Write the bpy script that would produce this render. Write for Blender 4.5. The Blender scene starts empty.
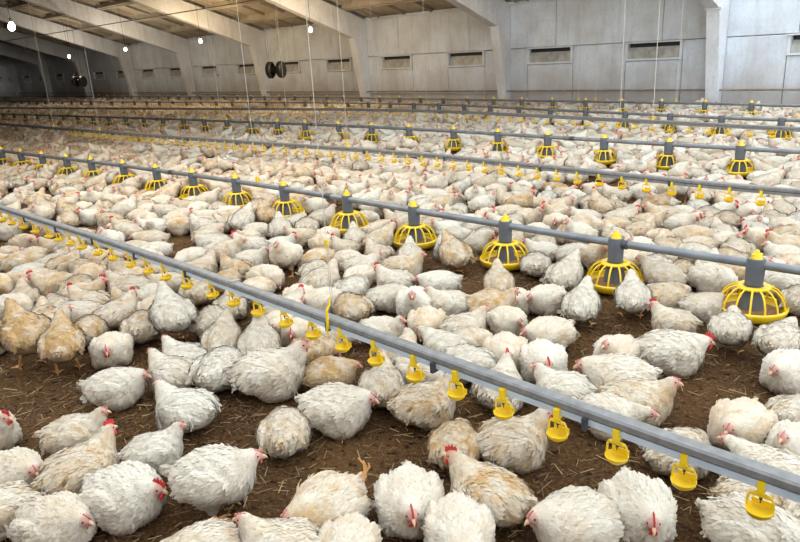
import bpy, math, random
import numpy as np
from mathutils import Matrix, Vector

# ------------------------------------------------------------------ camera, world, light, exposure
S = bpy.context.scene
COL = S.collection
cam_data = bpy.data.cameras.new('camera')
cam_data.sensor_fit = 'HORIZONTAL'
cam_data.sensor_width = 36.0
cam_data.lens = 30.24
cam_data.clip_end = 300
cam = bpy.data.objects.new('camera', cam_data)
COL.objects.link(cam)
EYE = 1.6
cam.matrix_world = Matrix(((0.72206, -0.17552, 0.66919, 0),
                           (0.68984, 0.25584, -0.67725, 0),
                           (-0.05233, 0.95065, 0.30581, EYE),
                           (0, 0, 0, 1)))
S.camera = cam
FWD = (-0.66919, 0.67725)                # horizontal part of the viewing direction

world = bpy.data.worlds.new('world')
S.world = world
world.use_nodes = True
bgn = world.node_tree.nodes['Background']
bgn.inputs[0].default_value = (0.86, 0.93, 1.0, 1)      # even overcast daylight
bgn.inputs[1].default_value = 1.0

S.view_settings.view_transform = 'Standard'
S.view_settings.look = 'None'
S.view_settings.gamma = 1.0
S.view_settings.exposure = 1.35
S.view_settings.use_curve_mapping = False

LAMP_W = 150.0
S.cycles.diffuse_bounces = 2
R = math.radians
rng = random.Random(11)
nrng = np.random.default_rng(7)

LINES = {
    'drinker1': [(-7.17, 1.87), (-5.02, 1.92), (-2.93, 1.92), (-1.89, 1.88), (-1.21, 1.86), (-0.34, 1.87)],
    'feeder1': [(-13.68, 3.78), (-9.15, 4.08), (-6.38, 4.16), (-4.69, 4.13), (-3.44, 4.09), (-1.5, 4.07), (-0.9, 4.11)],
    'drinker2': [(-20.12, 5.71), (-14.13, 5.81), (-11.04, 5.89), (-6.89, 6.13), (-5.1, 6.11), (-2.12, 5.83), (-1.35, 5.8)],
    'feeder2': [(-27.55, 7.89), (-16.14, 8.7), (-9.98, 8.94), (-7.42, 8.89), (-3.15, 8.58), (-2.04, 8.53)],
    'drinker3': [(-30.57, 8.8), (-12.29, 11.04), (-9.22, 11.08), (-3.74, 10.1), (-2.37, 9.8)],
    'feeder3': [(-41.63, 12.06), (-15.22, 13.7), (-11.18, 13.43), (-4.42, 11.91), (-2.84, 11.66)],
    'feeder4': [(-57.0, 15.6), (-19.0, 15.6), (-5.39, 14.47), (-3.46, 14.11)],
}
PANS = {
    'feeder1': [0.63, -0.25, -1.13, -1.99, -2.89, -3.85, -4.73, -5.74, -6.65, -7.56, -8.44, -9.34, -10.27, -11.07, -11.95, -12.79, -13.62, -14.5, -15.38, -16.26, -17.14, -18.02, -18.9, -19.78, -20.66, -21.54, -22.42, -23.3, -24.18, -25.06, -25.94, -26.82, -27.7, -28.58, -29.46, -30.34, -31.22, -32.1, -32.98, -33.86, -34.74, -35.62, -36.5, -37.38, -38.26, -39.14, -40.02, -40.9, -41.78, -42.66, -43.54, -44.42, -45.3, -46.18, -47.06, -47.94, -48.82, -49.7, -50.58, -51.46, -52.34, -53.22, -54.1, -54.98, -55.86, -56.74],
    'feeder2': [0.0, -0.9, -1.8, -2.67, -3.55, -4.48, -5.42, -6.37, -7.33, -8.38, -9.37, -10.31, -11.32, -12.24, -13.18, -14.12, -15.06, -16.0, -16.94, -17.88, -18.82, -19.76, -20.7, -21.64, -22.58, -23.52, -24.46, -25.4, -26.34, -27.28, -28.22, -29.16, -30.1, -31.04, -31.98, -32.92, -33.86, -34.8, -35.74, -36.68, -37.62, -38.56, -39.5, -40.44, -41.38, -42.32, -43.26, -44.2, -45.14, -46.08, -47.02, -47.96, -48.9, -49.84, -50.78, -51.72, -52.66, -53.6],
}
CUP_X = [-0.429, -0.647, -0.867, -1.089, -1.322, -1.555, -1.787, -2.034, -2.27, -2.502, -2.742, -3.001, -3.246, -3.472, -3.77, -4.042, -4.286, -4.543, -4.834, -5.082, -5.374, -5.582, -5.821, -6.027, -6.337, -6.614, -6.9]
DEPTH_IND = 6.24    # farther birds belong to the uncounted flock
# x, y, heading, pose, tint (stain, deepened at left for tone), red comb, size, label
BIRDS = [
(-2.765,0.540,0.38,'L',0.32,0,0.89,'round white broiler dozing at the left edge, beak pointing right over bare litter'),
(-2.568,0.423,-2.10,'R',0.37,0,0.85,'white rump of a broiler cut by the left edge near the bottom corner'),
(-3.212,0.590,0.40,'U',0.42,1,0.85,'red-combed broiler peering in at the left edge above the round dozing one'),
(-2.877,0.838,0.98,'U',0.42,0,0.85,'cream-white broiler lying at left with its head up, above the red-combed cock'),
(-2.559,0.735,1.74,'U',0.54,1,0.98,'ragged cock with tall red comb, lower left, tail trailing on the litter'),
(-2.485,1.003,1.27,'U',0.15,0,0.77,'small white broiler right of the red-combed cock, dark smudge at its beak'),
(-2.256,0.775,0.38,'L',0.15,1,1.00,'large bluish-white broiler with red comb and wattles, bottom left, head resting low'),
(-2.296,0.538,0.36,'L',0.32,0,0.92,'white broiler at the bottom edge, lower left, head pointing right beneath the big red-combed one'),
(-2.021,1.021,0.77,'C',0.15,0,0.98,'big plump white broiler alone at lower left centre with one orange leg showing'),
(-1.600,0.986,-2.64,'U',0.32,0,0.85,'broiler at the bottom edge with pink face pointing left toward an orange foot'),
(-1.778,0.804,-2.14,'R',0.37,0,0.85,'white back of a broiler cut by the bottom edge below the plump lone one'),
(-2.165,1.432,2.42,'R',0.48,0,0.89,'cream broiler seen from behind, tail feathers hanging down, head hidden, left of centre'),
(-1.628,1.212,-1.57,'K',0.54,0,0.94,'broiler lying with one orange foot kicked up behind it, bottom centre'),
(-1.425,1.127,-0.94,'R',0.42,0,0.81,'cream back of a broiler at the bottom edge below the one kicking its foot'),
(-1.424,1.427,-0.79,'L',0.21,1,0.94,'white broiler facing the camera with bowed head and red comb, bottom centre'),
(-1.538,1.818,2.15,'R',0.76,0,0.85,'buff-stained broiler without visible head, behind the red-combed one at bottom centre'),
(-1.235,1.634,-3.10,'W',0.65,1,0.98,'dirty cream broiler with red comb and beak pointing left, drooping wing, bottom centre'),
(-1.192,1.417,-0.86,'R',0.26,0,0.92,'white broiler shaped like a cone, tail up, at the bottom edge beside the drooping-winged one'),
(-1.359,1.974,1.02,'U',0.54,1,0.94,'broiler with bright red comb standing against a drinker cup right of centre'),
(-0.930,1.697,-2.16,'L',0.26,0,0.94,'white broiler at bottom right, reddish beak pointing left, pressed against its neighbour'),
(-0.799,1.898,-0.82,'L',0.17,1,0.92,'white broiler at bottom right with red comb, tail tip raised, right of the touching pair'),
(-1.168,2.409,0.16,'N',0.26,0,0.85,'white broiler stretching along behind the nearest rail, pink beak over it'),
(-0.834,2.325,1.16,'R',0.37,0,0.85,'round pale broiler behind the nearest rail above the second drinker cup'),
(-0.717,2.644,-1.54,'L',0.48,0,0.94,'very round cream broiler on open litter at right, orange beak tucked down'),
(-0.507,2.625,-1.78,'U',0.21,0,0.85,'pale broiler with pink face at the right edge, next to the very round one'),
(-0.581,2.914,1.13,'R',0.37,0,0.77,'back of a broiler at the right edge above the pale pink-faced one'),
(-0.533,2.404,3.04,'N',0.21,0,0.85,'long-necked white broiler just beyond the rail end at right, pink comb showing'),
(-0.466,2.023,0.09,'R',0.17,0,0.94,'white ragged broiler in the bottom right corner under the last drinker cup'),
(-0.522,2.217,0.69,'R',0.48,0,0.81,'shaded cream broiler under the rail behind the last drinker cup at right'),
(-0.338,2.232,1.59,'R',0.37,0,0.85,'broiler cut by the right edge beneath the rail, bottom right'),
(-4.035,1.027,-3.11,'S',0.93,0,1.08,'cream broiler standing on orange legs at far left, rump toward the camera'),
(-3.778,1.131,2.71,'S',0.98,0,0.94,'brownish fluffy broiler standing next to the orange-legged one at left'),
(-3.672,1.343,-0.56,'L',0.32,1,0.89,'round white broiler with a curved red comb facing out of the crowd at left'),
(-3.177,1.155,0.88,'L',0.17,0,0.92,'white broiler lying on the litter edge at left, head turned into its neighbours'),
(-3.093,1.403,-2.94,'U',0.26,0,0.89,'off-white broiler sitting head up, facing away left, below fourteenth drinker cup from right'),
(-3.201,1.544,-2.85,'U',0.13,0,0.89,'white broiler sitting head up, facing left, below fourteenth drinker cup from right'),
(-2.680,1.248,-2.85,'U',0.10,0,0.95,'bluish-white broiler with upright neck facing left, edge of the left crowd'),
(-3.844,1.610,2.58,'R',0.56,0,0.94,'buff broiler head hidden, facing away, below sixteenth drinker cup from right'),
(-4.070,1.381,2.54,'R',0.78,0,0.89,'brownish broiler head hidden, facing away, below eighteenth drinker cup from right'),
(-2.908,1.586,2.13,'R',0.15,0,1.03,'bluish-white broiler with hidden head beside the dark litter hollow, left of centre'),
(-2.635,1.709,0.88,'U',0.26,0,1.17,'large white broiler standing side-on facing right, left of centre below the rail'),
(-2.924,1.844,2.45,'E',0.26,0,0.94,'off-white broiler stretching to feed, facing away, below eleventh drinker cup from right'),
(-3.166,1.768,2.33,'E',0.41,0,0.89,'cream broiler stretching to feed, facing away, below twelfth drinker cup from right'),
(-2.729,2.038,1.13,'R',0.92,0,0.84,'brownish broiler head hidden, facing right, below tenth drinker cup from right'),
(-2.430,1.928,0.66,'L',0.92,0,0.84,'buff-orange broiler with pink beak peeking out right of the large side-on bird'),
(-3.180,2.140,-0.72,'L',0.48,0,0.84,'cream broiler dozing head low, facing the camera, left of eleventh drinker cup from right'),
(-2.998,2.167,-1.01,'L',0.48,1,0.84,'cream red-combed broiler dozing head low, facing front left, left of tenth drinker cup from right'),
(-2.814,2.267,0.22,'R',0.32,0,0.89,'off-white broiler head hidden, facing right, right of tenth drinker cup from right'),
(-3.553,1.923,2.28,'R',0.34,0,0.94,'off-white broiler head hidden, facing away right, below thirteenth drinker cup from right'),
(-3.646,1.722,2.92,'S',0.16,0,1.03,'big fluffy greyish-white broiler standing with its back to the camera at left'),
(-2.119,1.700,0.57,'L',0.21,0,1.02,'smooth white broiler facing right with dark red face, below the rail at centre'),
(-2.127,1.993,2.22,'W',0.37,0,0.89,'tousled broiler with drooping tail facing away under the rail at centre'),
(-1.843,1.985,1.15,'U',0.59,1,0.94,'cream broiler with red comb hidden behind a drinker cup at centre'),
(-2.089,2.224,0.09,'R',0.26,0,0.85,'off-white broiler head hidden, facing front right, above seventh drinker cup from right'),
(-2.602,2.475,0.20,'U',0.21,0,0.85,'white broiler beyond the rail raising its pink head, facing right, at centre'),
(-2.192,2.529,-3.11,'N',0.17,0,0.85,'white broiler beyond the rail, pink beak pointing left, at centre'),
(-1.946,2.441,3.05,'R',0.15,0,0.89,'white broiler head hidden, facing away left, above sixth drinker cup from right'),
(-2.261,2.796,1.12,'U',0.42,0,0.85,'cream broiler sitting head up, facing right, above seventh drinker cup from right'),
(-2.100,2.690,0.19,'R',0.54,0,0.76,'buff broiler head hidden, facing right, above sixth drinker cup from right'),
(-1.867,2.636,-0.91,'L',0.48,1,0.94,'broiler facing the camera with small red comb, touching the rail right of centre'),
(-1.828,2.971,-1.88,'L',0.42,0,0.94,'rounded cream broiler dozing at the far side of the right-of-centre cluster'),
(-1.663,2.669,-0.88,'L',0.15,1,0.94,'white broiler with upright red comb and wattles in the cluster behind the rail'),
(-1.445,2.486,-2.91,'U',0.17,0,0.85,'broiler with ragged white back feathers against the rail, beak pointing left'),
(-1.428,2.987,-1.55,'U',0.37,0,0.87,'cream broiler with face toward the camera at the far edge of the right cluster'),
(-1.297,2.721,-2.60,'L',0.26,0,1.03,'long white broiler with dark red face pointing left in the right cluster'),
(-1.122,2.600,0.45,'U',0.54,0,0.92,'cream broiler with orange beak pointing right at the edge of open litter'),
(-1.209,3.151,0.52,'L',0.17,1,1.03,'plump white broiler with red comb on the edge of the bare patch at right'),
(-1.376,3.561,-3.08,'U',0.42,1,0.80,'cream red-combed broiler sitting head up, facing left, below second nearest-row pan from right'),
(-1.063,3.533,1.80,'C',0.21,0,0.85,'white broiler from behind, standing against the nearest feeder pan'),
(-0.818,3.514,1.51,'C',0.26,0,0.87,'scruffy broiler with spread tail at right edge below the nearest feeder pan'),
(-0.701,3.271,-1.78,'L',0.17,0,0.94,'white broiler with brown face at the right edge above the bare litter'),
(-6.053,1.659,0.96,'R',0.71,0,1.03,'brownish broiler head hidden, facing right, below twenty-fifth drinker cup from right'),
(-5.682,1.846,1.77,'U',0.63,0,0.94,'buff broiler sitting head up, facing away right, below twenty-second drinker cup from right'),
(-5.214,1.855,-0.67,'R',0.78,0,0.94,'brownish farther broiler head hidden, facing front left, below twentieth drinker cup from right'),
(-4.769,1.643,0.93,'U',0.56,1,0.94,'buff red-combed broiler sitting head up, facing right, below nineteenth drinker cup from right'),
(-5.232,1.597,-1.80,'U',0.63,1,0.94,'buff red-combed broiler sitting head up, facing left, below twenty-second drinker cup from right'),
(-4.561,1.585,-2.74,'U',0.49,1,0.94,'cream red-combed broiler sitting head up, facing left, below nineteenth drinker cup from right'),
(-5.492,1.538,-1.77,'L',0.56,0,0.94,'buff broiler dozing head low, facing left, below twenty-third drinker cup from right'),
(-4.611,1.894,-2.53,'U',0.41,0,1.03,'cream broiler sitting head up, facing left, below seventeenth drinker cup from right'),
(-4.189,1.619,1.80,'U',0.41,1,0.94,'cream red-combed broiler sitting head up, facing away right, below seventeenth drinker cup from right'),
(-4.952,1.219,0.63,'R',0.34,0,0.94,'off-white broiler head hidden, facing right, below twenty-fourth drinker cup from right'),
(-4.536,1.275,2.69,'U',0.63,0,0.89,'buff broiler sitting head up, facing away, below twenty-first drinker cup from right'),
(-4.405,1.451,-2.22,'R',0.34,0,0.94,'off-white broiler head hidden, facing left, below nineteenth drinker cup from right'),
(-5.125,2.077,-2.95,'U',0.49,1,0.89,'cream red-combed broiler sitting head up, facing left, below eighteenth drinker cup from right'),
(-6.378,2.040,-2.17,'U',0.49,1,0.89,'cream red-combed broiler sitting head up, facing left, below twenty-third drinker cup from right'),
(-6.863,1.926,0.17,'L',0.63,0,0.89,'buff broiler dozing head low, facing right, below twenty-fifth drinker cup from right'),
(-5.679,2.118,-0.57,'R',0.78,0,0.84,'brownish nearer broiler head hidden, facing front left, below twentieth drinker cup from right'),
(-7.024,2.817,-2.59,'L',0.63,0,0.94,'buff broiler dozing head low, facing left, above twentieth drinker cup from right'),
(-6.319,2.683,-2.16,'L',0.63,0,0.94,'buff broiler dozing head low, facing left, above nineteenth drinker cup from right'),
(-5.858,2.678,-2.17,'L',0.49,0,0.94,'cream broiler dozing head low, facing left, above eighteenth drinker cup from right'),
(-6.721,3.077,-0.09,'R',0.49,0,0.89,'cream broiler head hidden, facing front right, below ninth nearest-row pan from right'),
(-6.876,3.387,-2.61,'L',0.26,0,0.94,'off-white broiler dozing head low, facing left, below ninth nearest-row pan from right'),
(-7.993,2.925,-0.35,'R',0.34,0,0.89,'off-white broiler head hidden, facing the camera, above twenty-second drinker cup from right'),
(-7.298,2.501,2.74,'E',0.63,0,0.89,'buff broiler stretching to feed, facing away, above twenty-third drinker cup from right'),
(-7.584,1.998,0.56,'L',0.26,0,0.89,'off-white broiler dozing head low, facing right, below twenty-seventh drinker cup from right'),
(-5.485,2.535,-1.76,'R',0.19,0,0.84,'white broiler head hidden, facing left, above seventeenth drinker cup from right'),
(-7.312,2.265,-0.59,'L',0.56,0,0.89,'buff broiler dozing head low, facing front left, above twenty-fourth drinker cup from right'),
(-6.491,1.665,-0.06,'L',0.63,0,0.89,'buff broiler dozing head low, facing front right, below twenty-sixth drinker cup from right'),
(-4.890,2.274,2.58,'U',0.49,0,0.89,'cream broiler sitting head up, facing away, above sixteenth drinker cup from right'),
(-4.162,2.168,2.49,'U',0.49,0,0.89,'cream broiler sitting head up, facing away, below fifteenth drinker cup from right'),
(-3.700,2.150,2.44,'U',0.41,0,0.89,'cream broiler sitting head up, facing away, below thirteenth drinker cup from right'),
(-5.111,2.301,1.77,'L',0.63,0,0.84,'buff broiler dozing head low, facing away right, above seventeenth drinker cup from right'),
(-5.563,1.324,-0.13,'R',0.78,0,0.94,'brownish broiler head hidden, facing front right, below twenty-fifth drinker cup from right'),
(-4.443,0.986,-2.23,'R',0.93,0,0.94,'brownish broiler head hidden, facing left, below twenty-fourth drinker cup from right'),
(-5.872,3.236,-2.88,'U',0.22,0,0.94,'white broiler with raised head facing left beside the brown gap at left centre'),
(-5.179,2.926,-2.56,'L',0.22,0,1.01,'long white broiler with pink face facing left across the brown gap'),
(-4.849,3.090,-2.56,'U',0.21,1,0.94,'white broiler with red comb facing left, middle of the strip between rail and feeder'),
(-4.942,2.575,-1.49,'R',0.26,0,0.94,'off-white broiler head hidden, facing front left, above fifteenth drinker cup from right'),
(-4.376,2.627,-3.00,'U',0.71,0,0.89,'brownish broiler sitting head up, facing left, above fourteenth drinker cup from right'),
(-4.486,2.859,0.59,'U',0.21,0,0.89,'white broiler sitting head up, facing right, above thirteenth drinker cup from right'),
(-4.005,2.660,0.15,'R',0.42,0,0.94,'cream broiler head hidden, facing right, above twelfth drinker cup from right'),
(-4.348,3.114,-0.65,'L',0.10,0,0.94,'round greyish-white broiler facing the camera alone below the feeder'),
(-5.546,3.490,2.05,'E',0.19,0,0.98,'white broiler stretching to feed, facing away right, below seventh nearest-row pan from right'),
(-5.282,3.470,0.56,'R',0.21,0,0.84,'white broiler head hidden, facing right, below sixth nearest-row pan from right'),
(-5.009,3.531,2.53,'E',0.26,0,0.89,'off-white broiler stretching to feed, facing away, below sixth nearest-row pan from right'),
(-4.961,3.804,2.46,'R',0.32,0,0.94,'off-white broiler head hidden, facing away, below sixth nearest-row pan from right'),
(-6.649,3.634,-0.98,'R',0.26,0,0.94,'off-white broiler head hidden, facing front left, below eighth nearest-row pan from right'),
(-6.509,3.798,2.53,'R',0.34,0,0.89,'off-white broiler head hidden, facing away, left of seventh nearest-row pan from right'),
(-4.057,3.188,-1.60,'R',0.65,0,0.89,'buff broiler head hidden, facing front left, below fifth nearest-row pan from right'),
(-3.579,2.830,1.66,'U',0.37,0,0.98,'cream broiler sitting head up, facing away right, above eleventh drinker cup from right'),
(-3.482,2.546,-0.70,'L',0.42,1,0.84,'cream red-combed broiler dozing head low, facing the camera, above eleventh drinker cup from right'),
(-3.279,2.581,-1.71,'L',0.37,0,0.89,'cream broiler dozing head low, facing front left, above tenth drinker cup from right'),
(-4.557,3.718,-0.71,'L',0.48,1,0.84,'cream red-combed broiler dozing head low, facing the camera, left of fifth nearest-row pan from right'),
(-4.125,3.540,-2.87,'U',0.48,1,0.80,'cream red-combed broiler sitting head up, facing left, below fifth nearest-row pan from right'),
(-3.621,3.268,0.93,'U',0.26,0,0.87,'off-white broiler sitting head up, facing right, below fifth nearest-row pan from right'),
(-3.762,3.567,3.03,'U',0.48,0,0.85,'cream broiler sitting head up, facing away left, left of fourth nearest-row pan from right'),
(-3.328,3.413,0.60,'U',0.54,0,0.94,'buff broiler sitting head up, facing right, below fourth nearest-row pan from right'),
(-3.177,3.150,-2.82,'U',0.26,1,0.87,'white broiler with bright red comb and wattles facing left, centre of the strip'),
(-2.977,2.888,1.18,'R',0.21,0,0.89,'white broiler head hidden, facing right, above ninth drinker cup from right'),
(-2.747,2.902,-0.94,'U',0.15,0,0.96,'upright white broiler facing the camera, centre of the strip between rail and feeder'),
(-2.891,3.291,-2.23,'L',0.13,0,0.89,'white broiler dozing head low, facing left, below fourth nearest-row pan from right'),
(-2.585,3.031,-2.52,'U',0.26,0,0.87,'off-white broiler sitting head up, facing left, below third nearest-row pan from right'),
(-2.326,3.145,0.35,'W',0.76,0,0.94,'brownish broiler wing drooping, facing right, below third nearest-row pan from right'),
(-3.112,3.737,2.66,'E',0.76,0,1.00,'brownish-cream broiler standing on thin legs between the third and fourth feeder pans'),
(-3.452,3.615,2.32,'E',0.26,0,0.80,'off-white broiler stretching to feed, facing away, below fourth nearest-row pan from right'),
(-3.293,2.861,1.85,'R',0.17,0,0.89,'white broiler head hidden, facing away right, above tenth drinker cup from right'),
(-3.018,2.597,2.96,'R',0.70,0,0.94,'brownish broiler head hidden, facing away left, above ninth drinker cup from right'),
(-3.583,4.336,0.57,'R',0.26,0,0.85,'off-white broiler head hidden, facing right, right of fourth nearest-row pan from right'),
(-3.363,4.434,1.83,'R',0.21,0,0.85,'white broiler head hidden, facing away right, above third nearest-row pan from right'),
(-4.322,4.157,-1.57,'L',0.70,0,0.85,'brownish broiler dozing head low, facing front left, right of fifth nearest-row pan from right'),
(-4.767,4.394,0.54,'R',0.37,0,0.80,'cream broiler head hidden, facing right, right of fifth nearest-row pan from right'),
(-4.195,3.715,2.47,'E',0.26,0,0.80,'off-white broiler stretching to feed, facing away, below fifth nearest-row pan from right'),
(-2.492,3.441,2.26,'E',0.59,0,0.85,'buff broiler stretching to feed, facing away, below third nearest-row pan from right'),
(-2.136,3.449,-1.71,'L',0.26,0,0.89,'off-white broiler dozing head low, facing front left, below third nearest-row pan from right'),
(-2.285,3.351,-1.10,'L',0.32,0,0.76,'off-white broiler dozing head low, facing the camera, below third nearest-row pan from right'),
(-2.580,4.028,2.11,'R',0.26,0,0.89,'off-white broiler head hidden, facing away, right of third nearest-row pan from right'),
(-2.827,4.511,2.13,'R',0.42,0,0.89,'cream broiler head hidden, facing away, right of third nearest-row pan from right'),
(-2.197,3.794,1.65,'E',0.26,0,0.94,'off-white broiler stretching to feed, facing away right, left of second nearest-row pan from right'),
(-2.476,4.397,0.92,'R',0.17,0,0.89,'white broiler head hidden, facing right, left of second nearest-row pan from right'),
(-1.853,3.393,1.87,'E',0.15,0,0.89,'greyish-white broiler reaching its long neck into the second feeder pan'),
(-1.680,3.689,2.11,'E',0.17,0,0.87,'white broiler standing with its back to the camera, feeding at the second pan'),
(-1.553,3.901,0.90,'R',0.54,0,0.94,'buff broiler head hidden, facing right, right of second nearest-row pan from right'),
(-1.346,3.907,0.89,'L',0.32,0,0.80,'off-white broiler dozing head low, facing right, left of first nearest-row pan from right'),
(-1.447,4.368,-0.21,'R',0.21,0,0.98,'white broiler head hidden, facing right, left of first nearest-row pan from right'),
(-1.858,4.437,2.07,'R',0.17,0,0.89,'white broiler head hidden, facing away, right of second nearest-row pan from right'),
(-1.690,4.463,1.90,'R',0.76,0,0.80,'brownish broiler head hidden, facing away, right of second nearest-row pan from right'),
(-1.094,4.576,3.03,'R',0.13,0,0.89,'white broiler head hidden, facing left, right of first nearest-row pan from right'),
(-0.933,4.301,1.77,'R',0.37,0,0.85,'cream broiler head hidden, facing away, right of first nearest-row pan from right'),
(-2.138,4.557,-0.98,'R',0.37,0,0.80,'cream broiler head hidden, facing the camera, above second nearest-row pan from right'),
(-2.419,5.829,-2.60,'U',0.54,0,0.98,'buff broiler sitting head up, facing left, above second nearest-row pan from right'),
(-1.944,5.290,-2.57,'R',0.59,0,0.98,'buff broiler head hidden, facing left, right of second nearest-row pan from right'),
(-2.365,5.283,1.20,'U',0.54,0,0.89,'buff nearer broiler sitting head up, facing right, above second nearest-row pan from right'),
(-1.548,5.110,2.15,'L',0.37,0,0.94,'cream broiler dozing head low, facing away left, above first nearest-row pan from right'),
(-1.464,5.954,-1.46,'L',0.32,0,0.89,'off-white broiler dozing head low, facing front left, above first nearest-row pan from right'),
(-1.553,5.510,-1.83,'U',0.48,1,0.89,'cream red-combed broiler sitting head up, facing front left, above first nearest-row pan from right'),
(-1.308,5.429,-2.56,'U',0.54,1,0.89,'buff red-combed broiler sitting head up, facing left, above first nearest-row pan from right'),
(-1.257,5.171,-2.55,'U',0.21,0,0.85,'white broiler sitting head up, facing left, above first nearest-row pan from right'),
(-1.833,6.300,-1.20,'L',0.26,0,0.94,'off-white broiler dozing head low, facing the camera, above first nearest-row pan from right'),
(-1.918,5.977,1.86,'R',0.54,0,0.89,'buff broiler head hidden, facing away, above first nearest-row pan from right'),
(-2.779,5.097,0.16,'R',0.54,0,1.07,'buff broiler head hidden, facing right, above second nearest-row pan from right'),
(-3.097,5.154,-1.05,'L',0.48,1,0.89,'cream red-combed broiler dozing head low, facing the camera, right of third nearest-row pan from right'),
(-1.670,2.317,1.85,'W',0.27,1,0.91,'off-white red-combed broiler wing drooping, facing away right, above fifth drinker cup from right'),
(-2.326,2.305,1.50,'T',0.52,0,0.85,'buff broiler head turned back, facing away right, right of eighth drinker cup from right'),
(-2.478,2.709,-0.83,'R',0.52,0,0.89,'cream broiler head hidden, facing the camera, above seventh drinker cup from right'),
(-2.118,3.021,-0.48,'L',0.32,0,0.83,'off-white broiler dozing head low, facing front right, below third nearest-row pan from right'),
(-4.322,1.240,1.56,'U',0.49,0,0.89,'cream broiler sitting head up, facing away right, below twentieth drinker cup from right'),
(-3.356,2.338,1.37,'W',0.33,1,0.89,'off-white red-combed broiler wing drooping, facing away right, above eleventh drinker cup from right'),
(-4.092,1.812,-0.43,'L',0.50,0,0.84,'cream broiler dozing head low, facing the camera, below sixteenth drinker cup from right'),
(-1.700,4.161,-3.04,'E',0.40,0,0.87,'cream broiler stretching to feed, facing left, right of second nearest-row pan from right'),
(-1.339,4.627,0.30,'U',0.72,0,0.90,'brownish broiler sitting head up, facing right, above first nearest-row pan from right'),
(-4.384,1.754,-3.03,'U',0.66,0,0.81,'buff broiler sitting head up, facing away left, below seventeenth drinker cup from right'),
(-4.729,1.427,2.97,'L',0.38,1,0.82,'cream red-combed broiler dozing head low, facing away left, below twenty-first drinker cup from right'),
(-1.129,4.983,-0.44,'L',0.57,0,0.81,'buff broiler dozing head low, facing front right, above first nearest-row pan from right'),
(-1.272,4.834,-0.08,'L',0.15,0,0.81,'white broiler dozing head low, facing right, above first nearest-row pan from right'),
(-1.567,4.649,1.75,'U',0.21,0,0.83,'white broiler sitting head up, facing away, above first nearest-row pan from right'),
(-4.318,1.941,-0.06,'R',0.20,0,0.90,'white broiler head hidden, facing front right, below sixteenth drinker cup from right'),
(-3.844,2.449,-1.17,'L',0.55,0,0.87,'buff broiler dozing head low, facing front left, right of thirteenth drinker cup from right'),
(-1.519,4.861,2.32,'R',0.64,1,0.88,'buff red-combed broiler head hidden, facing away left, above first nearest-row pan from right'),
(-5.129,1.352,2.84,'U',0.50,1,0.86,'cream red-combed broiler sitting head up, facing away, below twenty-third drinker cup from right'),
(-3.461,3.075,-1.57,'R',0.33,0,0.84,'off-white broiler head hidden, facing front left, below fifth nearest-row pan from right'),
(-4.175,2.424,2.03,'L',0.79,0,0.91,'brownish broiler dozing head low, facing away right, above fourteenth drinker cup from right'),
(-2.252,4.324,-0.69,'E',0.63,0,0.90,'buff broiler stretching to feed, facing front right, left of second nearest-row pan from right'),
(-1.960,4.670,-2.56,'R',0.53,1,0.81,'buff red-combed broiler head hidden, facing left, right of second nearest-row pan from right'),
(-4.557,2.144,-1.88,'U',0.36,0,0.82,'off-white broiler sitting head up, facing left, below sixteenth drinker cup from right'),
(-1.762,4.891,2.80,'R',0.20,0,0.86,'white nearer broiler head hidden, facing away left, above first nearest-row pan from right'),
(-5.010,1.692,2.42,'R',0.57,0,0.91,'buff broiler head hidden, facing away right, below twentieth drinker cup from right'),
(-3.829,2.981,1.82,'R',0.34,0,0.85,'off-white broiler head hidden, facing away right, above eleventh drinker cup from right'),
(-4.874,1.999,-1.55,'R',0.53,0,0.92,'buff broiler head hidden, facing front left, below eighteenth drinker cup from right'),
(-2.006,4.938,2.42,'W',0.58,0,0.87,'buff broiler wing drooping, facing away left, right of second nearest-row pan from right'),
(-1.831,5.108,-2.62,'R',0.46,0,0.82,'cream broiler head hidden, facing left, above first nearest-row pan from right'),
(-2.349,4.604,-2.37,'R',0.56,0,0.80,'buff nearer broiler head hidden, facing left, above second nearest-row pan from right'),
(-2.179,4.799,-1.89,'T',0.21,0,0.89,'white broiler head turned back, facing left, above second nearest-row pan from right'),
(-2.719,4.321,-2.53,'U',0.12,0,0.85,'white broiler sitting head up, facing left, right of third nearest-row pan from right'),
(-1.681,5.326,-0.70,'U',0.26,0,0.85,'off-white broiler sitting head up, facing front right, above first nearest-row pan from right'),
(-4.147,2.931,-1.01,'S',0.50,0,0.89,'cream broiler standing, facing front left, above twelfth drinker cup from right'),
(-4.634,2.490,1.73,'U',0.46,0,0.91,'cream broiler sitting head up, facing away right, above fifteenth drinker cup from right'),
(-1.361,5.729,0.70,'T',0.55,1,0.90,'buff red-combed nearer broiler head turned back, facing right, above first nearest-row pan from right'),
(-3.861,3.338,0.23,'R',0.34,1,0.80,'off-white red-combed broiler head hidden, facing right, below fifth nearest-row pan from right'),
(-5.479,1.916,-2.86,'N',0.62,0,0.88,'buff broiler neck stretched, facing left, below twentieth drinker cup from right'),
(-2.606,4.670,-1.83,'S',0.26,0,0.89,'off-white broiler standing, facing left, above second nearest-row pan from right'),
(-2.158,5.144,-1.87,'L',0.64,0,0.84,'buff broiler dozing head low, facing left, above second nearest-row pan from right'),
(-5.755,1.591,1.45,'R',0.03,0,0.85,'white broiler head hidden, facing right, below twenty-fourth drinker cup from right'),
(-3.185,4.163,-0.18,'E',0.29,1,0.84,'off-white red-combed broiler stretching to feed, facing front right, left of third nearest-row pan from right'),
(-3.383,3.977,2.81,'T',0.06,0,0.87,'white broiler head turned back, facing away left, right of fourth nearest-row pan from right'),
(-1.614,5.750,2.66,'L',0.17,1,0.84,'white red-combed broiler dozing head low, facing away left, above first nearest-row pan from right'),
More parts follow.
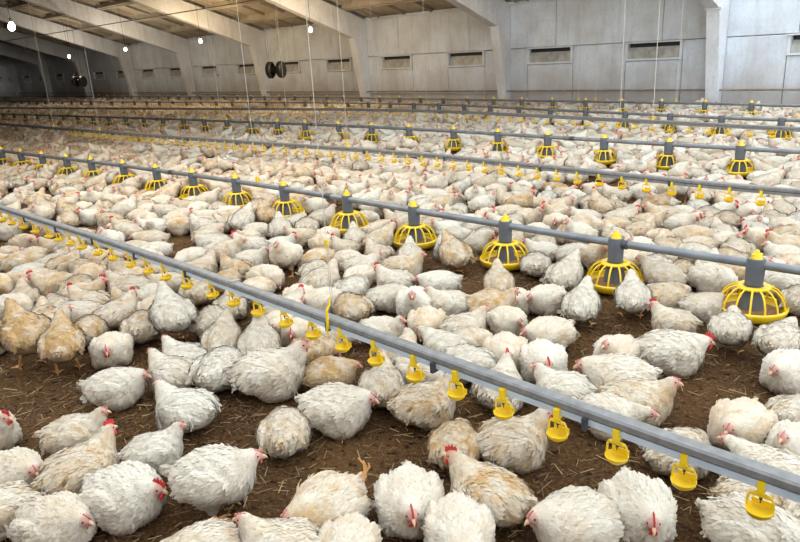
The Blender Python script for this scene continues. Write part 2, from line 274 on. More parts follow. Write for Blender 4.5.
(-2.437,4.974,2.62,'U',0.36,0,0.92,'off-white broiler sitting head up, facing away left, above second nearest-row pan from right'),
(-1.812,5.553,2.37,'U',0.30,0,0.86,'off-white broiler sitting head up, facing away left, above first nearest-row pan from right'),
(-5.377,2.110,2.76,'R',0.42,1,0.83,'cream red-combed broiler head hidden, facing away, below nineteenth drinker cup from right'),
(-4.734,2.775,0.73,'E',0.44,0,0.90,'cream broiler stretching to feed, facing right, above fourteenth drinker cup from right'),
(-3.091,4.462,1.58,'U',0.44,0,0.85,'cream broiler sitting head up, facing away right, above third nearest-row pan from right'),
(-2.791,4.819,2.49,'L',0.81,0,0.88,'brownish broiler dozing head low, facing away left, right of third nearest-row pan from right'),
(-1.409,6.204,2.12,'R',0.10,0,0.92,'white farther broiler head hidden, facing away left, above first nearest-row pan from right'),
(-2.114,5.513,-0.40,'E',0.18,1,0.87,'white red-combed broiler stretching to feed, facing front right, right of second nearest-row pan from right'),
(-1.683,5.963,-1.10,'U',0.00,0,0.84,'white broiler sitting head up, facing front right, above first nearest-row pan from right'),
(-3.921,3.742,1.41,'E',0.55,1,0.89,'buff red-combed broiler stretching to feed, facing right, left of fourth nearest-row pan from right'),
(-5.316,2.380,-0.86,'W',0.34,0,0.81,'off-white broiler wing drooping, facing front left, above seventeenth drinker cup from right'),
(-5.860,1.827,1.57,'U',0.36,0,0.87,'off-white broiler sitting head up, facing right, below twenty-second drinker cup from right'),
(-1.976,5.746,1.95,'T',0.37,0,0.85,'cream broiler head turned back, facing away, above first nearest-row pan from right'),
(-6.280,1.513,-0.39,'U',0.68,0,0.91,'buff broiler sitting head up, facing the camera, below twenty-sixth drinker cup from right'),
(-5.532,2.280,-0.37,'L',0.32,1,0.86,'off-white red-combed broiler dozing head low, facing the camera, right of nineteenth drinker cup from right'),
(-4.945,2.860,0.88,'R',0.28,0,0.89,'off-white broiler head hidden, facing right, above fifteenth drinker cup from right'),
(-1.625,6.178,2.11,'U',0.44,1,0.90,'cream red-combed broiler sitting head up, facing away left, above first nearest-row pan from right'),
(-4.365,3.512,-0.17,'R',0.54,0,0.89,'buff broiler head hidden, facing front right, below fifth nearest-row pan from right'),
(-3.087,4.812,-1.49,'R',0.35,0,0.83,'off-white broiler head hidden, facing front left, right of third nearest-row pan from right'),
(-3.274,4.646,-2.70,'E',0.30,1,0.89,'off-white red-combed broiler stretching to feed, facing left, above third nearest-row pan from right'),
(-2.617,5.315,-2.52,'R',0.59,0,0.86,'buff farther broiler head hidden, facing left, above second nearest-row pan from right'),
(-5.916,2.065,-1.74,'N',0.00,0,0.88,'white broiler neck stretched, facing left, below twenty-first drinker cup from right'),
(-4.672,3.294,0.63,'U',0.05,1,0.81,'white red-combed broiler sitting head up, facing right, below sixth nearest-row pan from right'),
(-2.170,5.865,-1.07,'U',0.48,0,0.89,'cream broiler sitting head up, facing the camera, right of second nearest-row pan from right'),
(-1.621,6.414,2.17,'E',0.39,0,0.84,'cream broiler stretching to feed, facing away left, above first nearest-row pan from right'),
(-6.290,1.801,-0.91,'U',0.60,0,0.85,'buff broiler sitting head up, facing front left, below twenty-fourth drinker cup from right'),
(-2.438,5.607,0.34,'U',0.54,0,0.86,'buff farther broiler sitting head up, facing right, above second nearest-row pan from right'),
(-5.693,2.445,1.01,'R',0.41,0,0.85,'cream broiler head hidden, facing right, above eighteenth drinker cup from right'),
(-4.169,3.959,0.16,'E',0.47,1,0.83,'cream red-combed broiler stretching to feed, facing right, right of fifth nearest-row pan from right'),
(-5.875,2.308,-0.76,'S',0.10,0,0.92,'white broiler standing, facing front left, above nineteenth drinker cup from right'),
(-1.530,6.634,1.94,'W',0.23,0,0.87,'off-white broiler wing drooping, facing away, above first nearest-row pan from right'),
(-6.146,2.083,1.63,'E',0.43,0,0.86,'cream broiler stretching to feed, facing right, below twenty-second drinker cup from right'),
(-3.793,4.447,-1.92,'U',0.10,0,0.86,'white broiler sitting head up, facing left, right of fourth nearest-row pan from right'),
(-3.579,4.667,0.81,'R',0.22,0,0.81,'off-white broiler head hidden, facing right, above third nearest-row pan from right'),
(-2.127,6.116,2.07,'R',0.33,1,0.85,'off-white red-combed broiler head hidden, facing away left, above first nearest-row pan from right'),
(-4.745,3.556,-2.25,'U',0.52,0,0.85,'buff broiler sitting head up, facing left, below sixth nearest-row pan from right'),
(-2.692,5.600,0.29,'W',0.42,1,0.87,'cream red-combed broiler wing drooping, facing right, above second nearest-row pan from right'),
(-5.132,3.246,-1.27,'U',0.51,0,0.83,'cream broiler sitting head up, facing front left, below seventh nearest-row pan from right'),
(-4.085,4.292,-0.45,'E',0.27,0,0.86,'off-white broiler stretching to feed, facing front right, above fourth nearest-row pan from right'),
(-2.049,6.321,-0.54,'U',0.07,1,0.85,'white red-combed broiler sitting head up, facing front right, above first nearest-row pan from right'),
(-2.352,6.065,-2.08,'L',0.11,0,0.81,'white broiler dozing head low, facing left, above second nearest-row pan from right'),
(-2.978,5.450,-2.52,'U',0.27,0,0.86,'off-white broiler sitting head up, facing left, above second nearest-row pan from right'),
(-3.449,4.986,1.51,'L',0.42,0,0.82,'cream broiler dozing head low, facing away right, above third nearest-row pan from right'),
(-5.437,3.034,0.67,'W',0.42,0,0.86,'cream broiler wing drooping, facing right, below seventh nearest-row pan from right'),
(-1.845,6.642,-2.26,'L',0.11,0,0.90,'white broiler dozing head low, facing left, above first nearest-row pan from right'),
(-1.666,6.847,1.16,'U',0.33,1,0.84,'off-white red-combed broiler sitting head up, facing right, above first nearest-row pan from right'),
(-6.217,2.376,-0.16,'R',0.51,0,0.85,'cream broiler head hidden, facing front right, above twentieth drinker cup from right'),
(-3.795,4.777,0.42,'L',0.25,0,0.84,'off-white broiler dozing head low, facing right, above third nearest-row pan from right'),
(-2.564,6.029,0.33,'S',0.80,0,0.83,'brownish broiler standing, facing right, above second nearest-row pan from right'),
(-2.734,5.859,1.35,'U',0.33,0,0.84,'off-white broiler sitting head up, facing right, above second nearest-row pan from right'),
(-4.052,4.564,1.42,'U',0.53,1,0.82,'buff red-combed broiler sitting head up, facing right, right of fourth nearest-row pan from right'),
(-2.292,6.323,2.22,'W',0.00,1,0.89,'white red-combed broiler wing drooping, facing away left, above second nearest-row pan from right'),
(-2.946,5.682,2.65,'S',0.64,1,0.87,'buff red-combed broiler standing, facing away left, above second nearest-row pan from right'),
(-2.086,6.556,-2.62,'U',0.46,0,0.87,'cream broiler sitting head up, facing left, above first nearest-row pan from right'),
(-3.430,5.223,-0.08,'U',0.50,0,0.87,'cream broiler sitting head up, facing right, above third nearest-row pan from right'),
(-6.131,2.593,-2.36,'S',0.41,1,0.84,'cream red-combed broiler standing, facing left, above nineteenth drinker cup from right'),
(-3.299,5.467,-1.92,'U',0.52,1,0.91,'buff red-combed broiler sitting head up, facing left, above third nearest-row pan from right'),
(-5.639,3.180,1.32,'L',0.36,0,0.84,'off-white broiler dozing head low, facing right, below seventh nearest-row pan from right'),
(-4.373,4.434,-2.90,'U',0.44,0,0.90,'cream broiler sitting head up, facing left, above fourth nearest-row pan from right'),
(-3.775,5.035,-0.75,'T',0.34,1,0.86,'off-white red-combed broiler head turned back, facing front right, above third nearest-row pan from right'),
(-4.045,4.832,2.70,'W',0.35,0,0.86,'off-white broiler wing drooping, facing away left, right of fourth nearest-row pan from right'),
(-2.000,6.868,0.49,'U',0.24,0,0.87,'off-white broiler sitting head up, facing right, above first nearest-row pan from right'),
(-6.625,2.317,-1.95,'U',0.49,0,0.91,'cream broiler sitting head up, facing left, above twenty-second drinker cup from right'),
(-2.936,5.979,2.29,'U',0.40,0,0.84,'cream broiler sitting head up, facing away left, above second nearest-row pan from right'),
(-4.219,4.684,-2.62,'L',0.28,0,0.87,'off-white broiler dozing head low, facing left, above fourth nearest-row pan from right'),
(-3.675,5.257,-2.25,'L',0.37,0,0.88,'cream broiler dozing head low, facing left, above third nearest-row pan from right'),
(-6.122,2.842,-0.59,'E',0.12,0,0.84,'white broiler stretching to feed, facing the camera, above eighteenth drinker cup from right'),
(-1.857,7.050,1.99,'L',0.59,0,0.92,'buff broiler dozing head low, facing away left, above first nearest-row pan from right'),
(-2.224,6.707,-0.80,'L',0.49,0,0.83,'cream broiler dozing head low, facing front right, above first nearest-row pan from right'),
(-2.384,6.567,2.44,'S',0.42,0,0.88,'cream broiler standing, facing away left, above second nearest-row pan from right'),
(-3.121,5.857,2.67,'R',0.33,1,0.81,'off-white red-combed broiler head hidden, facing away left, above second nearest-row pan from right'),
(-2.645,6.332,-3.04,'T',0.24,1,0.90,'off-white red-combed broiler head turned back, facing left, above second nearest-row pan from right'),
(-5.223,3.876,1.68,'L',0.30,0,0.87,'off-white broiler dozing head low, facing away right, below sixth nearest-row pan from right'),
(-3.371,5.712,-0.20,'U',0.55,0,0.91,'buff broiler sitting head up, facing right, above third nearest-row pan from right'),
(-4.465,4.683,0.05,'L',0.26,0,0.90,'off-white broiler dozing head low, facing right, above fourth nearest-row pan from right'),
(-3.944,5.201,0.12,'S',0.11,0,0.84,'white broiler standing, facing right, above third nearest-row pan from right'),
(-3.677,5.467,0.16,'S',0.82,1,0.84,'brownish red-combed broiler standing, facing right, above third nearest-row pan from right'),
(-1.870,7.295,-2.32,'T',0.17,0,0.91,'white broiler head turned back, facing left, above first nearest-row pan from right'),
(-2.089,7.061,1.73,'R',0.73,1,0.85,'brownish red-combed broiler head hidden, facing away right, above first nearest-row pan from right'),
(-2.266,6.914,0.33,'T',0.55,1,0.89,'buff red-combed farther broiler head turned back, facing right, above first nearest-row pan from right'),
(-4.344,4.894,-0.49,'U',0.30,0,0.91,'off-white broiler sitting head up, facing front right, above fourth nearest-row pan from right'),
(-5.525,3.740,2.89,'S',0.94,0,0.83,'brownish broiler standing, facing away left, left of sixth nearest-row pan from right'),
(-4.168,5.101,2.11,'R',0.09,0,0.83,'white broiler head hidden, facing away, right of fourth nearest-row pan from right'),
(-6.356,2.943,-1.74,'U',0.05,0,0.91,'white broiler sitting head up, facing left, above eighteenth drinker cup from right'),
(-5.142,4.152,1.36,'U',0.33,0,0.90,'off-white broiler sitting head up, facing right, left of fifth nearest-row pan from right'),
]

# ------------------------------------------------------------------ small helpers
def link(o, parent=None):
    COL.objects.link(o)
    if parent is not None:
        o.parent = parent
    return o

def tag(o, label=None, category=None, group=None, kind=None):
    if label: o['label'] = label
    if category: o['category'] = category
    if group: o['group'] = group
    if kind: o['kind'] = kind
    return o

def empty(name, loc=(0, 0, 0), rz=0.0):
    o = bpy.data.objects.new(name, None)
    o.empty_display_size = 0.05
    o.location = loc
    o.rotation_euler = (0, 0, rz)
    return link(o)

class MB:
    """collects simple solids into one mesh"""
    def __init__(self):
        self.v = []; self.f = []
    def box(self, c, s, rot=None):
        b = len(self.v)
        for sx in (-.5, .5):
            for sy in (-.5, .5):
                for sz in (-.5, .5):
                    p = Vector((sx*s[0], sy*s[1], sz*s[2]))
                    if rot is not None: p = rot @ p
                    self.v.append((c[0]+p.x, c[1]+p.y, c[2]+p.z))
        for q in ((0,1,3,2), (4,6,7,5), (0,4,5,1), (2,3,7,6), (0,2,6,4), (1,5,7,3)):
            self.f.append(tuple(b+i for i in q))
        return self
    def prism(self, poly, axis, a, b):
        """poly: 2D outline; extruded along axis 'x' or 'y' from a to b"""
        n = len(poly); s = len(self.v)
        for t in (a, b):
            for (p, q) in poly:
                self.v.append((t, p, q) if axis == 'x' else (p, t, q))
        self.f.append(tuple(s+i for i in range(n)))
        self.f.append(tuple(s+n+i for i in reversed(range(n))))
        for i in range(n):
            j = (i+1) % n
            self.f.append((s+i, s+n+i, s+n+j, s+j))
        return self
    def tube(self, pts, r, n=8, caps=True):
        pts = [Vector(p) for p in pts]
        rs = r if isinstance(r, (list, tuple)) else [r]*len(pts)
        s = len(self.v); prev = None
        for i, p in enumerate(pts):
            t = (pts[min(i+1, len(pts)-1)] - pts[max(i-1, 0)]).normalized()
            u = t.orthogonal().normalized() if prev is None else (prev - t*prev.dot(t)).normalized()
            prev = u; w = t.cross(u)
            for k in range(n):
                a = 2*math.pi*k/n
                q = p + (u*math.cos(a) + w*math.sin(a))*rs[i]
                self.v.append(tuple(q))
        for i in range(len(pts)-1):
            for k in range(n):
                k2 = (k+1) % n
                self.f.append((s+i*n+k, s+i*n+k2, s+(i+1)*n+k2, s+(i+1)*n+k))
        if caps:
            self.f.append(tuple(s+k for k in reversed(range(n))))
            self.f.append(tuple(s+(len(pts)-1)*n+k for k in range(n)))
        return self
    def lathe(self, prof, n=24, c=(0, 0, 0), closed=False):
        s = len(self.v); m = len(prof)
        for k in range(n):
            a = 2*math.pi*k/n
            for (r, z) in prof:
                self.v.append((c[0]+r*math.cos(a), c[1]+r*math.sin(a), c[2]+z))
        for k in range(n):
            k2 = (k+1) % n
            for i in range(m-1 if not closed else m):
                j = (i+1) % m
                self.f.append((s+k*m+i, s+k2*m+i, s+k2*m+j, s+k*m+j))
        return self
    def mesh(self, name, mat, smooth=False):
        me = bpy.data.meshes.new(name)
        me.from_pydata(self.v, [], self.f)
        me.materials.append(mat)
        if smooth:
            me.polygons.foreach_set('use_smooth', [True]*len(me.polygons))
            me.set_sharp_from_angle(angle=R(40))
        me.update()
        return me
    def build(self, name, mat, parent=None, smooth=False):
        return link(bpy.data.objects.new(name, self.mesh(name, mat, smooth)), parent)

# ------------------------------------------------------------------ materials
def nodes_of(name):
    m = bpy.data.materials.new(name); m.use_nodes = True
    nt = m.node_tree
    return m, nt, nt.nodes, nt.links, nt.nodes['Principled BSDF']

def plain(name, col, rough=.6, metal=0.0, noise=0.0, scale=20.0, bump=0.0, spec=.5):
    m, nt, N, L, b = nodes_of(name)
    b.inputs['Roughness'].default_value = rough
    b.inputs['Metallic'].default_value = metal
    b.inputs['Specular IOR Level'].default_value = spec
    b.inputs['Base Color'].default_value = (*col, 1)
    if noise or bump:
        tc = N.new('ShaderNodeTexCoord'); no = N.new('ShaderNodeTexNoise')
        no.inputs['Scale'].default_value = scale; no.inputs['Detail'].default_value = 6
        L.new(tc.outputs['Object'], no.inputs['Vector'])
        if noise:
            r = N.new('ShaderNodeValToRGB')
            r.color_ramp.elements[0].position = .3; r.color_ramp.elements[1].position = .7
            r.color_ramp.elements[0].color = (*[c*(1-noise) for c in col], 1)
            r.color_ramp.elements[1].color = (*[min(1, c*(1+noise)) for c in col], 1)
            L.new(no.outputs['Fac'], r.inputs['Fac']); L.new(r.outputs['Color'], b.inputs['Base Color'])
        if bump:
            bp = N.new('ShaderNodeBump'); bp.inputs['Strength'].default_value = bump
            bp.inputs['Distance'].default_value = .01
            L.new(no.outputs['Fac'], bp.inputs['Height']); L.new(bp.outputs['Normal'], b.inputs['Normal'])
    return m

def mixcol(nt, fac, a, b, blend='MIX'):
    n = nt.nodes.new('ShaderNodeMix'); n.data_type = 'RGBA'; n.blend_type = blend
    for sock, val in ((n.inputs[0], fac), (n.inputs[6], a), (n.inputs[7], b)):
        if hasattr(val, 'links'): nt.links.new(val, sock)
        elif isinstance(val, (int, float)): sock.default_value = val
        else: sock.default_value = (*val, 1)
    return n.outputs[2]

def noise(nt, scale, detail=4, vec=None, rough=.5):
    n = nt.nodes.new('ShaderNodeTexNoise')
    n.inputs['Scale'].default_value = scale; n.inputs['Detail'].default_value = detail
    n.inputs['Roughness'].default_value = rough
    if vec is not None: nt.links.new(vec, n.inputs['Vector'])
    return n.outputs['Fac']

def ramp(nt, fac, p0, p1, c0=0.0, c1=1.0):
    n = nt.nodes.new('ShaderNodeMapRange'); n.clamp = True
    nt.links.new(fac, n.inputs[0])
    for i, v in enumerate((p0, p1, c0, c1)): n.inputs[i+1].default_value = v
    return n.outputs[0]

def plumage_material():
    m, nt, N, L, b = nodes_of('plumage')
    tc = N.new('ShaderNodeTexCoord')
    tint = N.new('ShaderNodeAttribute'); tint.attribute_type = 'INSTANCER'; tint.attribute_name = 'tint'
    sh = N.new('ShaderNodeAttribute'); sh.attribute_name = 'shade'
    fc = N.new('ShaderNodeAttribute'); fc.attribute_name = 'face'
    dirt = N.new('ShaderNodeAttribute'); dirt.attribute_name = 'dirt'
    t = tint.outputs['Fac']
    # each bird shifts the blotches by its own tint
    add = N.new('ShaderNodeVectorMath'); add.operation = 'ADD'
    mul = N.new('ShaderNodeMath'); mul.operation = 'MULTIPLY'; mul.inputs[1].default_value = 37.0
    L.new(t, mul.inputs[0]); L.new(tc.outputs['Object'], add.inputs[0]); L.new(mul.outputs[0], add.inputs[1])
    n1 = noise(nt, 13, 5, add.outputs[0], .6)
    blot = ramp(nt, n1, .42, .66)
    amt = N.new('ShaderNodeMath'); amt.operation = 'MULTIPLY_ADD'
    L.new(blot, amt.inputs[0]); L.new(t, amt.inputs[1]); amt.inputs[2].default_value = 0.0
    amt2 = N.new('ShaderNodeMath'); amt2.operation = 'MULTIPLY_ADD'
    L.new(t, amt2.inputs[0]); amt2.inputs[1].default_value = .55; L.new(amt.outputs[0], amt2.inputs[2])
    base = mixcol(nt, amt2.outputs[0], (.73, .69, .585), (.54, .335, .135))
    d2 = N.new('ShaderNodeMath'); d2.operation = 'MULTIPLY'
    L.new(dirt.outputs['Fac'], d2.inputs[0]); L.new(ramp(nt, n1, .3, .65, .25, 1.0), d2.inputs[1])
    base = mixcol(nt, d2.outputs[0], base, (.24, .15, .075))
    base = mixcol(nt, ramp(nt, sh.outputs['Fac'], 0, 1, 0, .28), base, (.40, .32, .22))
    skin = mixcol(nt, noise(nt, 90, 2, tc.outputs['Object']), (.50, .17, .14), (.60, .36, .30))
    base = mixcol(nt, fc.outputs['Fac'], base, skin)
    L.new(base, b.inputs['Base Color'])
    b.inputs['Roughness'].default_value = .85
    b.inputs['Specular IOR Level'].default_value = .15
    b.inputs['Sheen Weight'].default_value = .15
    bp = N.new('ShaderNodeBump'); bp.inputs['Strength'].default_value = .35; bp.inputs['Distance'].default_value = .006
    L.new(noise(nt, 120, 3, tc.outputs['Object'], .6), bp.inputs['Height'])
    L.new(bp.outputs['Normal'], b.inputs['Normal'])
    return m

def litter_material():
    m, nt, N, L, b = nodes_of('litter')
    tc = N.new('ShaderNodeTexCoord'); v = tc.outputs['Object']
    a = ramp(nt, noise(nt, 2.2, 5, v), .35, .65)
    c = mixcol(nt, a, (.072, .034, .014), (.150, .074, .028))
    f = ramp(nt, noise(nt, 60, 6, v, .65), .45, .75)
    c = mixcol(nt, f, c, (.26, .15, .062))
    g = ramp(nt, noise(nt, 25, 4, v), .3, .45, 1, 0)
    c = mixcol(nt, g, c, (.022, .011, .006))
    L.new(c, b.inputs['Base Color'])
    b.inputs['Roughness'].default_value = .95
    b.inputs['Specular IOR Level'].default_value = .1
    bp = N.new('ShaderNodeBump'); bp.inputs['Strength'].default_value = 1.0; bp.inputs['Distance'].default_value = .04
    L.new(noise(nt, 45, 8, v, .7), bp.inputs['Height']); L.new(bp.outputs['Normal'], b.inputs['Normal'])
    return m

def straw_material():
    m, nt, N, L, b = nodes_of('straw')
    at = N.new('ShaderNodeAttribute'); at.attribute_name = 'shade'
    r = N.new('ShaderNodeValToRGB')
    e = r.color_ramp.elements
    e[0].position = 0; e[0].color = (.07, .033, .013, 1)
    e[1].position = 1; e[1].color = (.55, .40, .19, 1)
    x = e.new(.55); x.color = (.27, .16, .075, 1)
    L.new(at.outputs['Fac'], r.inputs['Fac']); L.new(r.outputs['Color'], b.inputs['Base Color'])
    b.inputs['Roughness'].default_value = .8
    return m

def whitewash(name, clean, stain, low=True):
    m, nt, N, L, b = nodes_of(name)
    geo = N.new('ShaderNodeNewGeometry'); sep = N.new('ShaderNodeSeparateXYZ')
    L.new(geo.outputs['Position'], sep.inputs[0])
    p = geo.outputs['Position']
    c = mixcol(nt, ramp(nt, noise(nt, .9, 6, p, .6), .42, .72), clean, stain)
    st = N.new('ShaderNodeMapping'); st.inputs['Scale'].default_value = (3.0, 3.0, .5)
    L.new(p, st.inputs['Vector'])
    streak = ramp(nt, noise(nt, 1.6, 6, st.outputs[0], .65), .5, .75, 0, .6)
    c = mixcol(nt, streak, c, tuple(s*.8 for s in stain))
    c = mixcol(nt, ramp(nt, noise(nt, 14, 6, p, .7), .5, .8, 0, .45), c, tuple(s*.65 for s in stain))
    if low:   # manure splash and dust on the lowest metre, patchy
        w = N.new('ShaderNodeMath'); w.operation = 'MULTIPLY_ADD'; w.inputs[1].default_value = 1.0
        L.new(noise(nt, 1.3, 5, p), w.inputs[0]); L.new(sep.outputs['Z'], w.inputs[2])
        c = mixcol(nt, ramp(nt, w.outputs[0], .75, 1.65, .6, 0), c, (.34, .27, .20))
    L.new(c, b.inputs['Base Color'])
    b.inputs['Roughness'].default_value = .9
    bp = N.new('ShaderNodeBump'); bp.inputs['Strength'].default_value = .4; bp.inputs['Distance'].default_value = .01
    L.new(noise(nt, 20, 6, p, .6), bp.inputs['Height']); L.new(bp.outputs['Normal'], b.inputs['Normal'])
    return m

M = {}
M['plumage'] = plumage_material()
M['litter'] = litter_material()
M['straw'] = straw_material()
M['wall'] = whitewash('whitewashed_panel', (.76, .83, .90), (.58, .59, .60))
M['frame'] = whitewash('whitewashed_frame', (.80, .83, .87), (.64, .63, .61), False)
M['roof'] = whitewash('roof_slab_concrete', (.50, .45, .37), (.34, .28, .20), False)
M['comb'] = plain('comb_red', (.56, .035, .03), .5, noise=.2, scale=80)
M['pink'] = plain('comb_pink', (.46, .17, .13), .55, noise=.2, scale=80)
M['beak'] = plain('beak_horn', (.72, .42, .26), .45, noise=.1, scale=60)
M['eye'] = plain('eye_dark', (.02, .014, .01), .15)
M['leg'] = plain('leg_scaly', (.70, .36, .13), .6, noise=.18, scale=90, bump=.3)
M['yellow'] = plain('yellow_plastic', (.86, .58, .012), .38, noise=.08, scale=12)
M['grey_plastic'] = plain('grey_plastic', (.105, .115, .13), .5, noise=.15, scale=14)
M['grey_pipe'] = plain('galvanised_tube', (.20, .215, .23), .45, .35, noise=.22, scale=6, bump=.1)
M['zinc'] = plain('zinc_rail', (.20, .197, .19), .55, .05, noise=.22, scale=26, bump=.15)
M['pvc'] = plain('pale_water_pipe', (.50, .57, .63), .4, noise=.12, scale=10)
M['dark_steel'] = plain('dark_steel', (.06, .065, .075), .5, .3, noise=.2, scale=12)
M['feed'] = plain('feed_meal', (.26, .13, .05), .95, noise=.4, scale=150, bump=.6)
M['cord'] = plain('cord_fibre', (.58, .54, .45), .8, noise=.15, scale=8)
M['black'] = plain('fan_black', (.018, .017, .016), .5, noise=.3, scale=10)
M['rusty'] = plain('fan_dusty', (.22, .14, .06), .8, noise=.4, scale=14)
M['pane'] = plain('window_dirty_pane', (.40, .40, .37), .45, noise=.3, scale=6)
M['gap'] = plain('vent_gap_dark', (.02, .025, .03), .6)
M['rust_pipe'] = plain('old_pipe', (.28, .22, .16), .7, noise=.3, scale=8)
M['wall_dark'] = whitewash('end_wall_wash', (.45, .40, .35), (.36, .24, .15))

def glow(name, col, strength):
    m, nt, N, L, b = nodes_of(name)
    b.inputs['Base Color'].default_value = (*col, 1)
    b.inputs['Emission Color'].default_value = (*col, 1)
    b.inputs['Emission Strength'].default_value = strength
    return m
M['bulb_warm'] = glow('bulb_warm', (1, .80, .48), 12)
M['bulb_white'] = glow('bulb_white', (.95, .97, 1), 12)

# ------------------------------------------------------------------ the house: floor, walls, frames, roof
WALL_Y = 16.64
X_LEFT = -61.5
X_RIGHT = 0.5
RIDGE_Y = 7.6
NEAR_Y = -1.45
SL = .32
EAVE = 2.78
def roof_z(y):
    return EAVE + SL*(WALL_Y-y) if y >= RIDGE_Y else EAVE + SL*(WALL_Y-RIDGE_Y) - SL*(RIDGE_Y-y)

fl = MB(); fl.box(((X_LEFT+8)/2, 7, -.06), (8-X_LEFT+1, 22, .12))
tag(fl.build('floor', M['litter']), 'brown litter floor of the broiler house', None, kind='structure')

FRAME_X = [X_RIGHT-.45 - 5.87*i for i in range(11)]
FRAME_X = [-5.86 + 5.83 - 5.83*i for i in range(11)]      # -0.03, -5.86, -11.69 ...
wall = MB(); wall.box(((X_LEFT+X_RIGHT)/2-.3, WALL_Y+.24, 1.4), (X_RIGHT-X_LEFT+.5, .16, 2.9))
wall_back = wall.build('wall_back', M['wall'])
tag(wall_back, 'whitewashed concrete panel side wall behind the flock', None, kind='structure')

WIN_X = [-3.75] + [-7.40 - 2.89*i for i in range(18)]
WIN_W, WIN_B, WIN_T = 1.42, 1.16, 1.56
wcache = {}
def panel(x0, x1, z0, z1):
    k = (round(x1-x0, 3), z0, z1)
    if k not in wcache:
        w = x1-x0; g = .008; c = .012
        mb = MB(); mb.prism([(0, g), (w, g)] and [(-.16, g), (0-c, g), (0, g+c), (0, z1-z0-g-c), (-c, z1-z0-g), (-.16, z1-z0-g)], 'x', g, w-g)
        wcache[k] = mb.mesh('wall_panel', M['wall'])
    o = bpy.data.objects.new('wall_panel', wcache[k])
    o.location = (x0, WALL_Y, z0)
    o.scale = (1, -1, 1)
    link(o, wall_back)
# lower course has the vent openings cut out, upper course is whole slabs
joints = sorted([f + d for f in FRAME_X for d in (0, -1.35, -4.25)] + [X_RIGHT, X_LEFT])
joints = [j for j in joints if X_LEFT-.01 <= j <= X_RIGHT+.01]
for a, b in zip(joints, joints[1:]):
    if b-a > .05: panel(a, b, 1.59, 2.76)
edges = [X_LEFT]
for x in sorted(WIN_X): edges += [x-WIN_W/2, x+WIN_W/2]
edges.append(X_RIGHT)
edges = [e for e in edges if X_LEFT <= e <= X_RIGHT]
for a, b in zip(edges, edges[1:]):
    if b-a <= .02: continue
    isw = any(abs((a+b)/2 - x) < .1 for x in WIN_X)
    if isw: panel(a, b, 0, WIN_B)
    else: panel(a, b, 0, 1.59)

fm = MB()
for sx in (-1, 1): fm.box((sx*(WIN_W/2-.03), .05, (WIN_B+1.59)/2-WIN_B), (.06, .13, 1.59-WIN_B))
fm.box((0, .05, .02), (WIN_W, .15, .045)); fm.box((0, .02, 1.59-WIN_B-.015), (WIN_W+.06, .16, .03))
win_frame = fm.mesh('window_frame', M['frame'])
pm = MB(); pm.box((0, .075, .165), (WIN_W-.12, .02, .28), Matrix.Rotation(R(-8), 3, 'X'))
win_pane = pm.mesh('window_flap', M['pane'])
gm = MB(); gm.box((0, .14, .33), (WIN_W-.12, .02, .16))
win_gap = gm.mesh('window_gap', M['gap'])
for i, x in enumerate(WIN_X):
    if x < X_LEFT+1: continue
    e = empty('window_%d' % (i+1), (x, WALL_Y-.03, WIN_B)); tag(e, kind='structure')
    for nm, me in (('window_frame', win_frame), ('window_flap', win_pane), ('window_gap', win_gap)):
        link(bpy.data.objects.new(nm, me), e)

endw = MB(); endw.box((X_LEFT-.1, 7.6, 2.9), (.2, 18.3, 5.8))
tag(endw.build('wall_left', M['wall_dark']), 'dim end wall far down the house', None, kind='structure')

# portal frames: tapered column, haunch, rafter on both sides of the ridge
def frame_outline():
    w = WALL_Y
    top = roof_z(RIDGE_Y)
    return [(w-.02, 0), (w-.02, EAVE-.02), (RIDGE_Y, top-.02), (RIDGE_Y, top-.50),
            (w-.60, 2.20), (w-.20, 0)]
def near_outline():
    top = roof_z(RIDGE_Y)
    return [(NEAR_Y, 0), (NEAR_Y, EAVE-.1), (RIDGE_Y, top-.02), (RIDGE_Y, top-.50),
            (NEAR_Y+.75, 2.3), (NEAR_Y+.5, 1.95), (NEAR_Y+.25, 0)]
for i, x in enumerate(FRAME_X):
    fr = MB(); fr.prism(frame_outline(), 'x', x-.14, x+.14)
    fr.prism(near_outline(), 'x', x-.14, x+.14)
    o = fr.build('portal_frame', M['frame'])
    tag(o, '%s whitewashed concrete portal frame counted from the right end of the house' % (
        'first second third fourth fifth sixth seventh eighth ninth tenth eleventh'.split()[i]), 'portal frame',
        'concrete portal frames', 'structure')
    # corbel plates where rafter meets column
    cb = MB(); cb.box((x, WALL_Y-.56, 2.2), (.36, .14, .05)); cb.box((x, WALL_Y-1.5, roof_z(WALL_Y-1.5)-.3), (.31, .05, .52))
    cb.build('splice_plate', M['frame'], o)

# ribbed roof slabs lying on the rafters, each one its own piece
sl_n = math.hypot(1, SL)
ceil = empty('ceiling', (0, 0, 0)); tag(ceil, 'ribbed concrete roof slabs on sloping rafters', kind='structure')
def slab_mesh(length, width):
    mb = MB()
    mb.box((0, 0, .10), (length, width, .05))
    for s in (-1, 1):
        mb.box((0, s*(width/2-.05), -.02), (length-.34, .08, .20))
    for k in range(-2, 3):
        mb.box((k*length/5, 0, .03), (.06, width-.18, .10))
    for s in (-1, 1): mb.box((s*(length/2-.2), 0, .03), (.07, width-.18, .1))
    return mb.mesh('roof_slab', M['roof'])
SLW = 1.49
slab = slab_mesh(5.79, SLW-.035)
n_sl = int((WALL_Y+.25-RIDGE_Y)*sl_n/SLW)+1
ang = math.atan(SL)
bays = [(FRAME_X[i]+FRAME_X[i+1])/2 for i in range(1, len(FRAME_X)-1)]
NEAR_ROOF_X = -11.0  # unseen near slope built only left of here, to darken the left end
